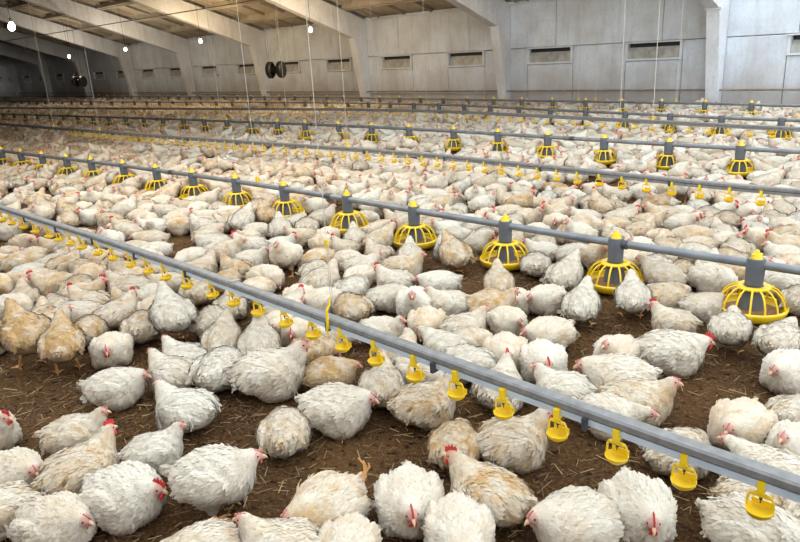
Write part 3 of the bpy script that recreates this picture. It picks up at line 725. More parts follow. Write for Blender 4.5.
for bx in bays:
    for k in range(n_sl):
        d = (k+.5)*SLW - .35
        y = WALL_Y + .1 - d/sl_n
        if y < RIDGE_Y-.3: continue
        o = bpy.data.objects.new('roof_slab', slab)
        o.location = (bx, y, roof_z(y)+.10)
        o.rotation_euler = (-ang, 0, 0)
        link(o, ceil)
        if bx < NEAR_ROOF_X:
            o = bpy.data.objects.new('roof_slab', slab)
            o.location = (bx, 2*RIDGE_Y-y-.02, roof_z(2*RIDGE_Y-y)+.10)
            o.rotation_euler = (ang, 0, 0)
            link(o, ceil)
nw = MB(); nw.box(((X_LEFT+4)/2, NEAR_Y-.1, 1.4), (4-X_LEFT, .2, 2.8))  # unseen near wall, added full length to block low daylight
tag(nw.build('wall_front', M['wall_dark']), 'unseen opposite side wall of the house', None, kind='structure')

# service pipes slung along the house under the rafters
for (y, z, r, lab) in ((12.0, 3.28, .016, 'thin old pipe slung beneath the rafters along the house'),
                       (16.45, .46, .022, 'old pipe along the foot of the far wall')):
    mb = MB(); mb.tube([(X_LEFT, y, z), (X_RIGHT, y, z)], r, 8)
    tag(mb.build('service_pipe', M['rust_pipe']), lab, 'pipe')

# ------------------------------------------------------------------ straw and shavings on the litter
def litter_bits(name, n, lmin, lmax, thick, lo, hi, label, zmax, shlo, shhi):
    X = nrng.uniform(-9.5, 1.2, n); Y = .3 + 5.2*nrng.random(n)**1.3
    keep = (FWD[0]*X + FWD[1]*Y) > .6
    X, Y = X[keep], Y[keep]; n = len(X)
    a = nrng.uniform(0, 2*np.pi, n); ln = nrng.uniform(lmin, lmax, n)/2
    tilt = nrng.uniform(-.15, .25, n); th = thick*nrng.uniform(.6, 1.3, n)
    d = np.stack([np.cos(a)*np.cos(tilt), np.sin(a)*np.cos(tilt), np.sin(tilt)], 1)
    s = np.stack([-np.sin(a), np.cos(a), np.zeros(n)], 1)
    u = np.array([0, 0, 1.0])
    c = np.stack([X, Y, np.abs(d[:, 2])*ln + nrng.uniform(0, zmax, n)], 1)
    V = []
    for e in (-1, 1):
        V += [c + e*d*ln[:, None] - s*th[:, None], c + e*d*ln[:, None] + s*th[:, None], c + e*d*ln[:, None] + u*th[:, None]*.9]
    V = np.stack(V, 1).reshape(-1, 3)
    base = np.arange(n)[:, None]*6
    F = np.concatenate([base+np.array(q) for q in ((0, 3, 5, 2), (1, 2, 5, 4), (0, 1, 4, 3))])
    me = bpy.data.meshes.new(name)
    me.from_pydata(V.tolist(), [], F.tolist())
    at = me.attributes.new('shade', 'FLOAT', 'POINT')
    at.data.foreach_set('value', np.repeat(nrng.uniform(shlo, shhi, n)**1.4, 6).astype(np.float32))
    me.materials.append(M['straw'])
    tag(link(bpy.data.objects.new(name, me)), label, 'straw', kind='stuff')
litter_bits('straw', 15000, .025, .085, .0016, 0, 0, 'loose pale straw stalks scattered over the litter', .012, .25, 1)
litter_bits('wood_shavings', 26000, .006, .02, .003, 0, 0, 'fine brown wood shavings and droppings on the floor', .004, 0, .62)

# ------------------------------------------------------------------ feeder and drinker lines
def line_y(k, x):
    p = LINES[k]
    xs = [q[0] for q in p]; ys = [q[1] for q in p]
    return float(np.interp(x, xs, ys))
def line_path(k, z, lo=-60.5, hi=2.3, step=1.5):
    n = int((hi-lo)/step)+1
    return [(hi-(hi-lo)*i/n, line_y(k, hi-(hi-lo)*i/n), z) for i in range(n+1)]
ZD, ZF = .42, .33
ORD = ('first second third fourth fifth sixth seventh eighth ninth tenth eleventh twelfth thirteenth fourteenth fifteenth '
       'sixteenth seventeenth eighteenth nineteenth twentieth').split()
ORD += ['twenty-'+o for o in ORD[:9]] + ['thirtieth'] + ['thirty-'+o for o in ORD[:9]] + ['fortieth'] + ['forty-'+o for o in ORD[:9]]
ORD += ['fiftieth'] + ['fifty-'+o for o in ORD[:9]]

LINE_NAME = {'feeder1': 'nearest feeder pipe', 'feeder2': 'second feeder pipe', 'feeder3': 'third feeder pipe',
             'feeder4': 'last feeder pipe before the wall', 'drinker1': 'nearest drinker rail',
             'drinker2': 'second drinker rail', 'drinker3': 'third drinker rail'}

# feeder pipes
for k, lab in (('feeder1', 'grey feed tube carrying the nearest row of yellow pans'),
               ('feeder2', 'grey feed tube of the second row of yellow pans'),
               ('feeder3', 'grey feed tube of the third row of yellow pans'),
               ('feeder4', 'grey feed tube of the last row in front of the wall')):
    z = ZF 
    root = empty('feeder_pipe', (0, line_y(k, 0), 0)); tag(root, lab, 'feed pipe', 'feed pipes along the house')
    path = [(p[0], p[1]-root.location.y, p[2]) for p in line_path(k, z)]
    mb = MB(); mb.tube(path, .026, 12); mb.build('tube', M['grey_pipe'], root, True)
    x = 1.1
    while x > -60 and k in ('feeder1', 'feeder2'):
        y = line_y(k, x)-root.location.y; dy = line_y(k, x-.1)-line_y(k, x)
        cm = MB(); cm.tube([(x+.04, y-.4*dy, z), (x-.04, y+.4*dy, z)], .031, 12)
        cm.build('coupling', M['dark_steel'], root, True)
        x -= 3.05 if k == 'feeder1' else 6.1

def pan_meshes():
    out = {}
    d = MB()   # drop tube: collar round the pipe, cylinder, inner cone with windows
    d.lathe([(.001, .365), (.046, .362), (.05, .33), (.047, .215), (.047, .205), (.001, .205)], 20)
    d.lathe([(.03, .206), (.05, .195), (.062, .11), (.07, .05), (.04, .045)], 12)
    out['drop_tube'] = d.mesh('drop_tube', M['grey_plastic'], True)
    c = MB(); c.lathe([(.001, .415), (.010, .412), (.016, .395), (.030, .372), (.034, .358), (.001, .356)], 14)
    c.box((0, 0, .375), (.062, .018, .03))
    out['cap'] = c.mesh('cap', M['yellow'], True)
    g = MB()
    g.lathe([(.052, .198), (.078, .202), (.090, .194), (.090, .186), (.052, .19)], 28, closed=True)
    for i in range(14):
        a = 2*math.pi*i/14
        pr = [(.086, .192), (.118, .178), (.145, .148), (.163, .108), (.173, .066)]
        g.tube([(r*math.cos(a), r*math.sin(a), z) for r, z in pr], .0058, 5)
    out['grill'] = g.mesh('grill', M['yellow'], True)
    s = MB()
    s.lathe([(.179, .074), (.186, .066), (.184, .052), (.168, .026), (.146, .012), (.001, .010), (.001, .016),
             (.142, .020), (.160, .034), (.171, .058), (.173, .070)], 32, closed=False)
    s.lathe([(.172, .072), (.179, .080), (.187, .072), (.179, .062)], 32, closed=True)
    out['dish'] = s.mesh('dish', M['yellow'], True)
    f = MB(); f.lathe([(.06, .062), (.11, .046), (.152, .040), (.152, .034), (.06, .03)], 20, closed=True)
    out['feed'] = f.mesh('feed', M['feed'])
    return out
PM = pan_meshes()
def pan(k, i, x, label, parts=('dish', 'grill', 'drop_tube', 'cap', 'feed')):
    r = empty('feed_pan', (x, line_y(k, x), .005 ), rng.uniform(0, 1))
    tag(r, label, 'feeder', 'yellow pans on the ' + LINE_NAME[k])
    w = {'feeder1': 1.06, 'feeder2': 1.18}.get(k, 1.1)
    r.scale = (w, w, 1)
    for p in parts:
        o = link(bpy.data.objects.new(p, PM[p]), r)
    return r
i = 0
for x in PANS['feeder1']:
    if x < -30: break
    if x > -.6: lab = 'yellow feed pan of the nearest row just past the right edge, ' + ('inner' if x < 0 else 'outer') + ' one'
    else:
        lab = 'yellow grilled feed pan, %s from the right on the nearest feeder pipe' % ORD[i]; i += 1
    pan('feeder1', i, x, lab)
i = 0
for x in PANS['feeder2']:
    if x < -34 or x > -1: continue
    pan('feeder2', i, x, 'yellow feed pan, %s from the right on the second feeder pipe' % ORD[i],
        ('dish', 'grill', 'drop_tube', 'cap')); i += 1
for k, x0, n, w in (('feeder3', -3.1, 40, 'third'), ('feeder4', -3.4, 38, 'last')):
    for i in range(n):
        pan(k, i, x0-.94*i, 'small distant yellow feed pan, %s from the right on the %s feeder pipe' % (ORD[i], w),
            ('dish', 'grill', 'drop_tube') + (('cap',) if k == 'feeder4' else ()))

# drinker rails
for k, lab in (('drinker1', 'long grey metal drinker rail crossing the foreground'),
               ('drinker2', 'long grey drinker rail beyond the nearest feeder pipe'),
               ('drinker3', 'distant drinker rail between the second and third feeder pipes')):
    root = empty('drinker_rail', (0, line_y(k, 0), 0)); tag(root, lab, 'drinker rail', 'drinker rails along the house')
    zr = ZD - (.02 if k == 'drinker1' else 0)
    path = line_path(k, zr)
    for nm, mat, prof in (('metal_profile', 'zinc', [(-.027, .003), (-.027, .023), (-.020, .030), (.020, .030), (.027, .023), (.027, .003), (.020, 0), (-.020, 0)]),
                          ('water_pipe', 'pvc' if k == 'drinker1' else 'zinc', [(-.023, -.028), (-.023, -.004), (.005, -.004), (.005, -.028)])):
        mb = MB(); n = len(prof)
        for p in path:
            for (a, b) in prof: mb.v.append((p[0], p[1]-root.location.y+a, p[2]+b))
        for s in range(len(path)-1):
            for q in range(n):
                q2 = (q+1) % n
                mb.f.append((s*n+q, s*n+q2, (s+1)*n+q2, (s+1)*n+q))
        mb.f.append(tuple(range(n))); mb.f.append(tuple((len(path)-1)*n+q for q in reversed(range(n))))
        mb.build(nm, M[mat], root)
    if k != 'drinker3':
        x = -.98
        while x > (-14 if k == 'drinker1' else -22):
            y = line_y(k, x)-root.location.y
            cl = MB(); cl.box((x, y-.010, zr-.020), (.016, .046, .046)); cl.build('clip', M['dark_steel'], root)
            x -= .69 if k == 'drinker1' else 1.4
    if k == 'drinker1':
        x = -3.22
        y = line_y(k, x)-root.location.y
        cl = MB(); cl.box((x, y, zr+.002), (.035, .06, .064)); cl.build('joint_sleeve', M['grey_pipe'], root)

def cup_meshes():
    o = {}
    c = MB(); c.box((0, -.006, -.006), (.020, .044, .040)); c.box((0, -.012, -.032), (.014, .014, .02))
    o['clip'] = c.mesh('clip', M['yellow'])
    f = MB()
    for s in (-1, 1):
        f.tube([(s*.012, -.012, -.036), (s*.028, -.012, -.040), (s*.034, -.012, -.052), (s*.035, -.012, -.095)], .0042, 6)
    f.box((0, -.012, -.040), (.052, .012, .008))
    f.box((0, .016, -.083), (.060, .004, .022))
    o['bracket'] = f.mesh('bracket', M['yellow'])
    b = MB(); b.lathe([(.001, -.112), (.022, -.110), (.034, -.100), (.039, -.086), (.036, -.085), (.030, -.098), (.018, -.104), (.001, -.105)], 18, (0, -.012, 0))
    o['bowl'] = b.mesh('bowl', M['yellow'], True)
    n = MB(); n.lathe([(.005, -.04), (.005, -.054), (.002, -.056), (.002, -.066), (.0005, -.066)], 8, (0, -.012, 0))
    o['nipple'] = n.mesh('nipple', M['dark_steel'])
    return o
CM = cup_meshes()
def cup(k, x, label, parts):
    r = empty('drinker_cup', (x, line_y(k, x), ZD - (.036 if k == 'drinker1' else .016)))
    tag(r, label, 'drinker cup', 'yellow cups on the ' + LINE_NAME[k])
    for p in parts: link(bpy.data.objects.new(p, CM[p]), r)
for i, x in enumerate(CUP_X + [CUP_X[-1]-.25*j for j in range(1, 9)]):
    cup('drinker1', x, 'yellow drinker cup, %s from the right on the nearest rail' % ORD[i], ('clip', 'bracket', 'bowl', 'nipple'))
for i in range(58):
    cup('drinker2', -1.62-.245*i, 'yellow drinker cup, %s from the right on the second rail' % ORD[i], ('clip', 'bracket', 'bowl'))
for i in range(50):
    cup('drinker3', -2.7-.30*i, 'tiny yellow drinker cup, %s from the right on the third rail' % ORD[i], ('bracket', 'bowl'))

# hanging cords from the roof to the lines
CORDS = [('drinker1', -2.34, .0014, 'twin cord with yellow adjuster blocks holding the nearest rail', True),
         ('feeder1', -6.22, .002, 'pale cord dropping to the nearest feeder pipe left of centre', False),
         ('drinker2', -16.52, .005, 'thick pale slanting cord at far left ending on the second drinker rail', False),
         ('drinker2', -14.14, .003, 'pale cord second from the left ending on the second drinker rail', False),
         ('drinker2', -6.92, .0022, 'yellowish cord at centre left ending on the second drinker rail', False),
         ('feeder2', -14.34, .005, 'cord beside the warm middle bulb down to the second feeder pipe', False),
         ('feeder2', -11.88, .004, 'thin cord right of the black fan down to the second feeder pipe', False),
         ('drinker3', -21.38, .005, 'faint cord among the left-hand bulbs down to the third rail', False),
         ('drinker3', -16.22, .004, 'faint cord just left of the second window from the fan', False),
         ('drinker3', -11.38, .005, 'pale cord in front of the concrete column at centre', False),
         ('drinker3', -4.5, .005, 'pale cord crossing the right-hand end of the widest vent window', False),
         ('feeder3', -12.0, .006, 'bright cord a little right of the image centre', False),
         ('feeder3', -6.04, .007, 'brightest cord left of the widest vent window', False),
         ('feeder4', -11.24, .005, 'cord crossing the window left of the central column', False),
         ('feeder4', -10.52, .005, 'cord hanging in front of the central column edge', False),
         ('feeder4', -8.3, .005, 'cord at the right end of the second window from the right', False),
         ('feeder4', -5.9, .005, 'cord hanging just left of the right-hand column', False),
         ('feeder4', -7.84, .004, 'thin cord between the two windows on the right', False)]
for k, x, r, lab, adj in CORDS:
    y = line_y(k, x); z0 = (ZD+.03-(.02 if adj else 0) if k[0] == 'd' else ZF+.026); z1 = roof_z(y)-.05
    e = empty('hanging_cord', (x, y, z0)); tag(e, lab, 'cord', 'cords holding up the feeder and drinker lines')
    mb = MB()
    if adj:
        mb.tube([(0, 0, z1-z0), (0, 0, .36)], r, 6); mb.build('cord', M['cord'], e)
        m2 = MB()
        m2.tube([(0, 0, .36), (-.008, 0, .05)], .002, 5); m2.tube([(.01, 0, .36), (.006, 0, .05)], .002, 5)
        m2.build('loop', M['cord'], e)
        a = MB(); a.box((0, 0, .36), (.016, .012, .035)); a.build('adjuster', M['yellow'], e)
        b = MB(); b.tube([(0, -.01, .10), (0, -.02, .06), (0, -.036, .04), (0, -.036, -.03), (-.01, -.036, -.07), (0, -.036, -.085)], [.004, .006, .006, .008, .005, .004], 8)
        b.build('hook', M['yellow'], e)
    else:
        mb.tube([(0, 0, z1-z0), (0, 0, 0)], r, 6); mb.build('cord', M['cord'], e)
        a = MB(); a.box((0, 0, .03), (.03, .03, .06)); a.build('adjuster', M['yellow'], e)

# ------------------------------------------------------------------ bulbs and fans
def bulb(x, y, z, warm, label, power):
    e = empty('ceiling_lamp', (x, y, z)); tag(e, label, 'lamp', 'bare bulbs hung under the roof')
    g = MB()
    g.lathe([(.001, -.075), (.028, -.068), (.05, -.04), (.056, -.01), (.048, .02), (.03, .05), (.022, .07)], 16)
    g.build('bulb', M['bulb_warm' if warm else 'bulb_white'], e, True)
    s = MB(); s.lathe([(.024, .065), (.026, .11), (.014, .125), (.001, .125)], 12); s.build('socket', M['black'], e, True)
    w = MB(); w.tube([(0, 0, .12), (0, 0, roof_z(y)-z-.02)], .006, 6); w.build('flex', M['black'], e)
    ld = bpy.data.lights.new('lamp_light', 'POINT')
    ld.energy = power; ld.shadow_soft_size = .075
    ld.color = (1, .74, .44) if warm else (1, .84, .64)
    lo = link(bpy.data.objects.new('lamp_light', ld), e); lo.location = (0, 0, -.02)
bulb(-15.9, 13.0, 2.42, True, 'glowing warm bulb rightmost of the row above the black fan', LAMP_W)
bulb(-21.9, 13.0, 2.42, True, 'glowing warm bulb second from the right in the far row', LAMP_W)
bulb(-27.7, 13.0, 2.40, False, 'glowing white bulb third from the right in the far row', LAMP_W*.6)
bulb(-33.5, 13.0, 2.33, False, 'glowing white bulb above the far left fan', LAMP_W*.5)
bulb(-13.0, 4.2, 2.40, False, 'glowing white bulb leftmost near the top left corner', LAMP_W*.3)
bulb(-10.0, 13.0, 3.3, True, 'added bulb high under the roof out of frame, warming the wall', LAMP_W*.35)  # added unseen bulb, dimmed to warm only part of the wall
bulb(-7.2, 4.2, 2.9, True, 'added bulb above the frame at left for extra warm light', LAMP_W*.8)  # added unseen bulb giving extra warm light from above

def fan(x, y, z, rz, label):
    e = empty('circulation_fan', (x, y, z), rz); tag(e, label, 'fan', 'round black circulation fans')
    for nm, mat, prof, off in (('front_shroud', 'black', [(.05, .0), (.22, .0), (.25, -.03), (.25, -.13), (.21, -.17), (.20, -.17), (.235, -.125), (.235, -.035), (.05, -.02)], .26),
                               ('rear_shroud', 'black', [(.20, .17), (.25, .13), (.25, .03), (.21, 0), (.05, 0), (.05, .02), (.20, .02), (.235, .04), (.235, .12), (.19, .165)], -.26)):
        mb = MB(); mb.lathe([(r, zz) for r, zz in prof], 24)
        ob = mb.build(nm, M[mat], e, True); ob.rotation_euler = (0, R(90), 0); ob.location = (off, 0, 0)
    h = MB(); h.lathe([(.001, -.2), (.09, -.19), (.11, -.1), (.11, .1), (.09, .19), (.001, .2)], 18)
    ob = h.build('motor', M['black'], e, True); ob.rotation_euler = (0, R(90), 0)
    bl = MB()
    for q in range(5):
        bl.box((.2, .12*math.cos(q*1.2566), .12*math.sin(q*1.2566)), (.01, .16, .07), Matrix.Rotation(q*1.2566, 3, 'X') @ Matrix.Rotation(.5, 3, 'Y'))
    bl.build('blades', M['black'], e)
    hg = MB()
    for s in (-1, 1): hg.tube([(s*.2, 0, .22), (s*.12, 0, roof_z(y)-z)], .008, 6)
    hg.build('hanger', M['rust_pipe'], e)
fan(-17.75, 13.0, 1.36, R(28), 'black double-drum fan hanging left of the wall windows')
fan(-32.9, 13.0, 1.2, R(35), 'small dark fan hanging far left before the wall')

# ------------------------------------------------------------------ the broilers
def smin(a, b, k):
    h = np.clip(.5 + .5*(b-a)/k, 0, 1)
    return b*(1-h) + a*h - k*h*(1-h)
def ell(p, c, r):
    q = p-np.array(c); r = np.array(r)
    k0 = np.linalg.norm(q/r, axis=-1); k1 = np.linalg.norm(q/(r*r), axis=-1)+1e-9
    return k0*(k0-1)/k1
def cone(p, a, b, ra, rb):
    a = np.array(a); b = np.array(b); ab = b-a
    t = np.clip(((p-a)@ab)/(ab@ab), 0, 1)
    return np.linalg.norm(p-(a+t[..., None]*ab), axis=-1) - (ra+(rb-ra)*t)

def nets(fn, lo, hi, h):
    ax = [np.arange(lo[i], hi[i]+h, h) for i in range(3)]
    G = np.stack(np.meshgrid(*ax, indexing='ij'), -1)
    F = fn(G.reshape(-1, 3)).reshape(G.shape[:3])
    n = np.array(F.shape)
    acc = np.zeros((*(n-1), 3)); cnt = np.zeros(n-1)
    corner = [(i, j, k) for i in (0, 1) for j in (0, 1) for k in (0, 1)]
    def sub(A, c): return A[c[0]:c[0]+n[0]-1, c[1]:c[1]+n[1]-1, c[2]:c[2]+n[2]-1]
    for a in corner:
        for d in range(3):
            if a[d]: continue
            b = list(a); b[d] = 1
            fa, fb = sub(F, a), sub(F, b)
            cr = (fa < 0) != (fb < 0)
            t = np.where(cr, fa/(fa-fb+1e-12), 0)
            pos = sub(G, a) + 0
            pos[..., d] += t*h
            acc += np.where(cr[..., None], pos, 0); cnt += cr
    act = cnt > 0
    idx = -np.ones(n-1, int); idx[act] = np.arange(act.sum())
    V = acc[act]/cnt[act][:, None]
    faces = []
    for d in range(3):
        e1, e2 = (d+1) % 3, (d+2) % 3
        sl0 = [slice(1, n[i]-1) for i in range(3)]; sl1 = list(sl0)
        sl0[d] = slice(0, n[d]-1); sl1[d] = slice(1, n[d])
        f0, f1 = F[tuple(sl0)], F[tuple(sl1)]
        cr = np.argwhere((f0 < 0) != (f1 < 0))
        sgn = (f0 < 0)[tuple(cr.T)]
        off = np.array([1, 1, 1]); off[d] = 0
        c0 = cr+off
        E1 = np.zeros(3, int); E1[e1] = 1; E2 = np.zeros(3, int); E2[e2] = 1
        q = [idx[tuple((c0-x).T)] for x in (E1+E2, E2, 0*E1, E1)]
        q = np.stack(q, 1)
        q[~sgn] = q[~sgn][:, ::-1]
        faces.append(q)
    return V, np.concatenate(faces)

def grad(fn, p, e=.0015):
    g = np.zeros_like(p)
    for i in range(3):
        d = np.zeros(3); d[i] = e
        g[:, i] = fn(p+d)-fn(p-d)
    return g/(np.linalg.norm(g, axis=1, keepdims=True)+1e-9)

# pose: lift, pitch, roll, neck joints, head position, head direction, legs
POSES = {
    'U': dict(neck=[(.070, 0, .125), (.112, 0, .175), (.128, 0, .202)], head=(.139, 0, .216), look=(1, .1, -.10)),
    'L': dict(neck=[(.065, 0, .125), (.112, 0, .150), (.130, 0, .158)], head=(.150, .004, .163), look=(1, .2, -.32)),
    'T': dict(neck=[(.070, 0, .125), (.108, .01, .172), (.116, .02, .198)], head=(.116, .034, .210), look=(.15, 1, -.15)),
    'N': dict(neck=[(.070, 0, .12), (.13, 0, .152), (.175, 0, .170)], head=(.196, 0, .175), look=(1, 0, -.12)),
    'R': dict(neck=[(.070, 0, .115), (.125, .02, .12), (.148, .03, .10)], head=(.158, .035, .085), look=(.7, .3, -.7)),
    'W': dict(neck=[(.065, 0, .125), (.112, .01, .175), (.128, .015, .203)], head=(.140, .018, .216), look=(1, .25, -.10), roll=12, wide=1.10, droop=1),
    'K': dict(neck=[(.065, 0, .12), (.112, -.01, .145), (.130, -.015, .150)], head=(.150, -.02, .152), look=(1, -.2, -.35), roll=-10, foot=1),
    'C': dict(neck=[(.070, 0, .170), (.118, 0, .215), (.138, -.005, .227)], head=(.152, -.006, .235), look=(1, -.2, -.15), lift=.06, legs=.06),
    'S': dict(neck=[(.065, 0, .235), (.108, 0, .290), (.122, 0, .322)], head=(.132, 0, .337), look=(1, 0, -.1), lift=.095, pitch=12, legs=.095),
    'E': dict(neck=[(.070, 0, .195), (.125, 0, .245), (.160, 0, .275)], head=(.180, 0, .270), look=(.62, 0, -.78), lift=.06, pitch=14, legs=.06),
}

def smooth01(x, a, b):
    t = np.clip((x-a)/(b-a), 0, 1); return t*t*(3-2*t)

def bird_shape(ps, seed):
    r = np.random.default_rng(seed)
    lift = ps.get('lift', 0); w = ps.get('wide', 1.0)*r.uniform(.97, 1.05)
    rot = Matrix.Rotation(R(ps.get('roll', 0)), 3, 'X') @ Matrix.Rotation(-R(ps.get('pitch', 0)), 3, 'Y')
    A = np.array(rot); piv = np.array([0, 0, .095]); off = np.array([0, 0, lift])
    loc = lambda p: (p-off-piv) @ A + piv
    ph = r.uniform(0, 6, 6)
    head = np.array(ps['head']); look = np.array(ps['look']); look = look/np.linalg.norm(look)
    nk = [np.array(q) for q in ps['neck']]
    standing = lift > .02
    def body(q):
        d = ell(q, (-.008, 0, .102), (.122, .108*w, .098))
        d = smin(d, ell(q, (.062, 0, .092), (.076, .090*w, .083)), .05)
        d = smin(d, ell(q, (-.098, 0, .106), (.062, .074*w, .064)), .05)
        d = smin(d, cone(q, (-.125, 0, .118), (-.168, 0, .136), .036, .014), .03)
        for s in (-1, 1):
            dz = -.025 if (s < 0 and ps.get('droop')) else 0
            d = smin(d, ell(q, (-.030, s*.090*w, .112+dz), (.098, .033, .060)), .007)
            if standing: d = smin(d, cone(q, (-.02, s*.055, .05), (-.015, s*.055, -.015), .048, .022), .03)
            else: d = smin(d, ell(q, (.02, s*.075*w, .045), (.075, .040, .045)), .03)
        if not standing: d = np.maximum(d, .004-q[..., 2]-.0)   # flattened where it rests on the litter
        return d
    def sdf(p):
        q = loc(p)
        d = body(q)
        dn = smin(cone(p, nk[0], nk[1], .064, .042), cone(p, nk[1], nk[2], .042, .0275), .02)
        d = smin(d, dn, .035)
        hl = p-head; al = hl@look
        hd = ell(np.stack([al, np.linalg.norm(hl-al[..., None]*look, axis=-1), 0*al], -1), (0, 0, 0), (.0300, .0225, .0225))
        d = smin(d, hd, .012)
        lump = np.sin(p[..., 0]*52+ph[0])*np.sin(p[..., 1]*60+ph[1])*np.sin(p[..., 2]*58+ph[2])
        lump += .6*np.sin(p[..., 0]*95+ph[3]+p[..., 2]*40)*np.sin(p[..., 1]*105+ph[4])
        far = np.clip(np.linalg.norm(p-head, axis=-1)/.06-.6, 0, 1)
        return d - .0024*lump*far
    return sdf, head, look, nk, loc, r

def head_basis(head, look):
    f = Vector(look).normalized(); up = (Vector((0, 0, 1)) - f*f.z).normalized(); s = up.cross(f)
    return np.array([tuple(f), tuple(s), tuple(up)])   # rows: forward, left, up
def local_mb(mb, head, B):
    mb.v = [tuple(head + np.array(p) @ B) for p in mb.v]
    return mb

def make_body(ps, seed, nf=3300, vox=.0095):
    sdf, head, look, nk, loc, r = bird_shape(ps, seed)
    hi = (max(.24, head[0]+.05), .16, max(.24, head[2]+.05)+ps.get('lift', 0)*.3)
    V, F = nets(sdf, (-.25, -.17, -.02 if ps.get('lift', 0) <= .02 else .0), hi, vox)
    for _ in range(2):
        V = V - (sdf(V)*.9)[:, None]*grad(sdf, V)
    Nn = grad(sdf, V)
    # feathers
    q0, q1, q2 = V[F[:, 0]], V[F[:, 1]], V[F[:, 2]]
    area = np.linalg.norm(np.cross(q1-q0, q2-q0), axis=1)
    pick = r.choice(len(F), nf, p=area/area.sum())
    bw = r.dirichlet(np.ones(4), nf)
    P = (V[F[pick]]*bw[:, :, None]).sum(1)
    P = P - sdf(P)[:, None]*grad(sdf, P)
    n = grad(sdf, P)
    hl = P-head
    facem = face_mask(hl, look)
    q = loc(P)
    keep = (facem < .3) & (q[:, 2] > .012)
    P, n, q, hl = P[keep], n[keep], q[keep], hl[keep]
    m = len(P)
    nd = nk[0]-head; nd = nd/np.linalg.norm(nd)
    dneck = np.minimum(np.abs(cone(P, nk[1], nk[2], .042, .0275)), np.abs(cone(P, nk[0], nk[1], .064, .042)))
    wn = np.clip(1-dneck/.02, 0, 1)*(q[:, 0] > .07)
    side = np.clip(np.abs(q[:, 1])/.1, 0, 1)
    back = np.stack([-np.ones(m), .25*r.standard_normal(m), -.30*side-.45*(q[:, 0] > .06)+.12*r.standard_normal(m)], 1)
    fl = back*(1-wn[:, None]) + nd*wn[:, None]*1.2
    t = fl - n*(fl*n).sum(1, keepdims=True)
    t /= np.linalg.norm(t, axis=1, keepdims=True)+1e-9
    s = np.cross(n, t)
    wing = (np.abs(q[:, 1]) > .065) & (q[:, 0] < .06) & (q[:, 2] > .055) & (q[:, 2] < .155)
    tail = q[:, 0] < -.125
    ln = np.where(wn > .4, .011, .0175)*r.uniform(.75, 1.35, m)
    ln = np.where(wing, ln*1.5, ln); ln = np.where(tail, ln*1.5, ln)
    near_head = np.linalg.norm(hl, axis=1) < .04
    ln = np.where(near_head, .010, ln)
    wd = ln*np.where(wing, .20, .27)*r.uniform(.8, 1.2, m)
    up = r.uniform(.06, .24, m)*np.where(wing, .8, 1)+ (r.random(m) < .06)*.3
    e = lambda a, b, c: P + t*(ln*a)[:, None] + s*(wd*b)[:, None] + n*(ln*c)[:, None]
    fv = np.stack([e(-.15, -.55, -.05), e(-.15, .55, -.05), e(.5, 1, up*.55), e(.5, -1, up*.55), e(.98, .35, up*.75), e(.98, -.35, up*.75)], 1)
    fvz = fv.reshape(-1, 3); fvz[:, 2] = np.maximum(fvz[:, 2], .004)
    b0 = len(V) + np.arange(m)[:, None]*6
    quads = np.concatenate([b0+np.array(k) for k in ((3, 2, 1, 0), (5, 4, 2, 3))])
    allV = np.concatenate([V, fvz])
    allF = np.concatenate([F, quads])
    allN = np.concatenate([Nn, np.repeat(n, 6, 0)])
    # soft random lean so neighbouring feathers catch the light differently
    lean = np.repeat(t*r.uniform(-.05, .32, (m, 1)) + s*r.normal(0, .15, (m, 1)), 6, 0)
    allN[len(V):] += lean
    allN /= np.linalg.norm(allN, axis=1, keepdims=True)
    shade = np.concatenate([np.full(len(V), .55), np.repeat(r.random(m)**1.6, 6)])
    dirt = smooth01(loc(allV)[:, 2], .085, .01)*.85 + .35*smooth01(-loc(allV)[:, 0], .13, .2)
    face = np.concatenate([face_mask(V-head, look), np.zeros(m*6)])
    return allV, allF, allN, shade, dirt, face, head, look

def face_mask(hl, look):
    al = hl@look
    d = np.linalg.norm(hl-look*.014, axis=1)
    return (1-smooth01(d, .024, .033))*smooth01(al, -.012, .004)*.8

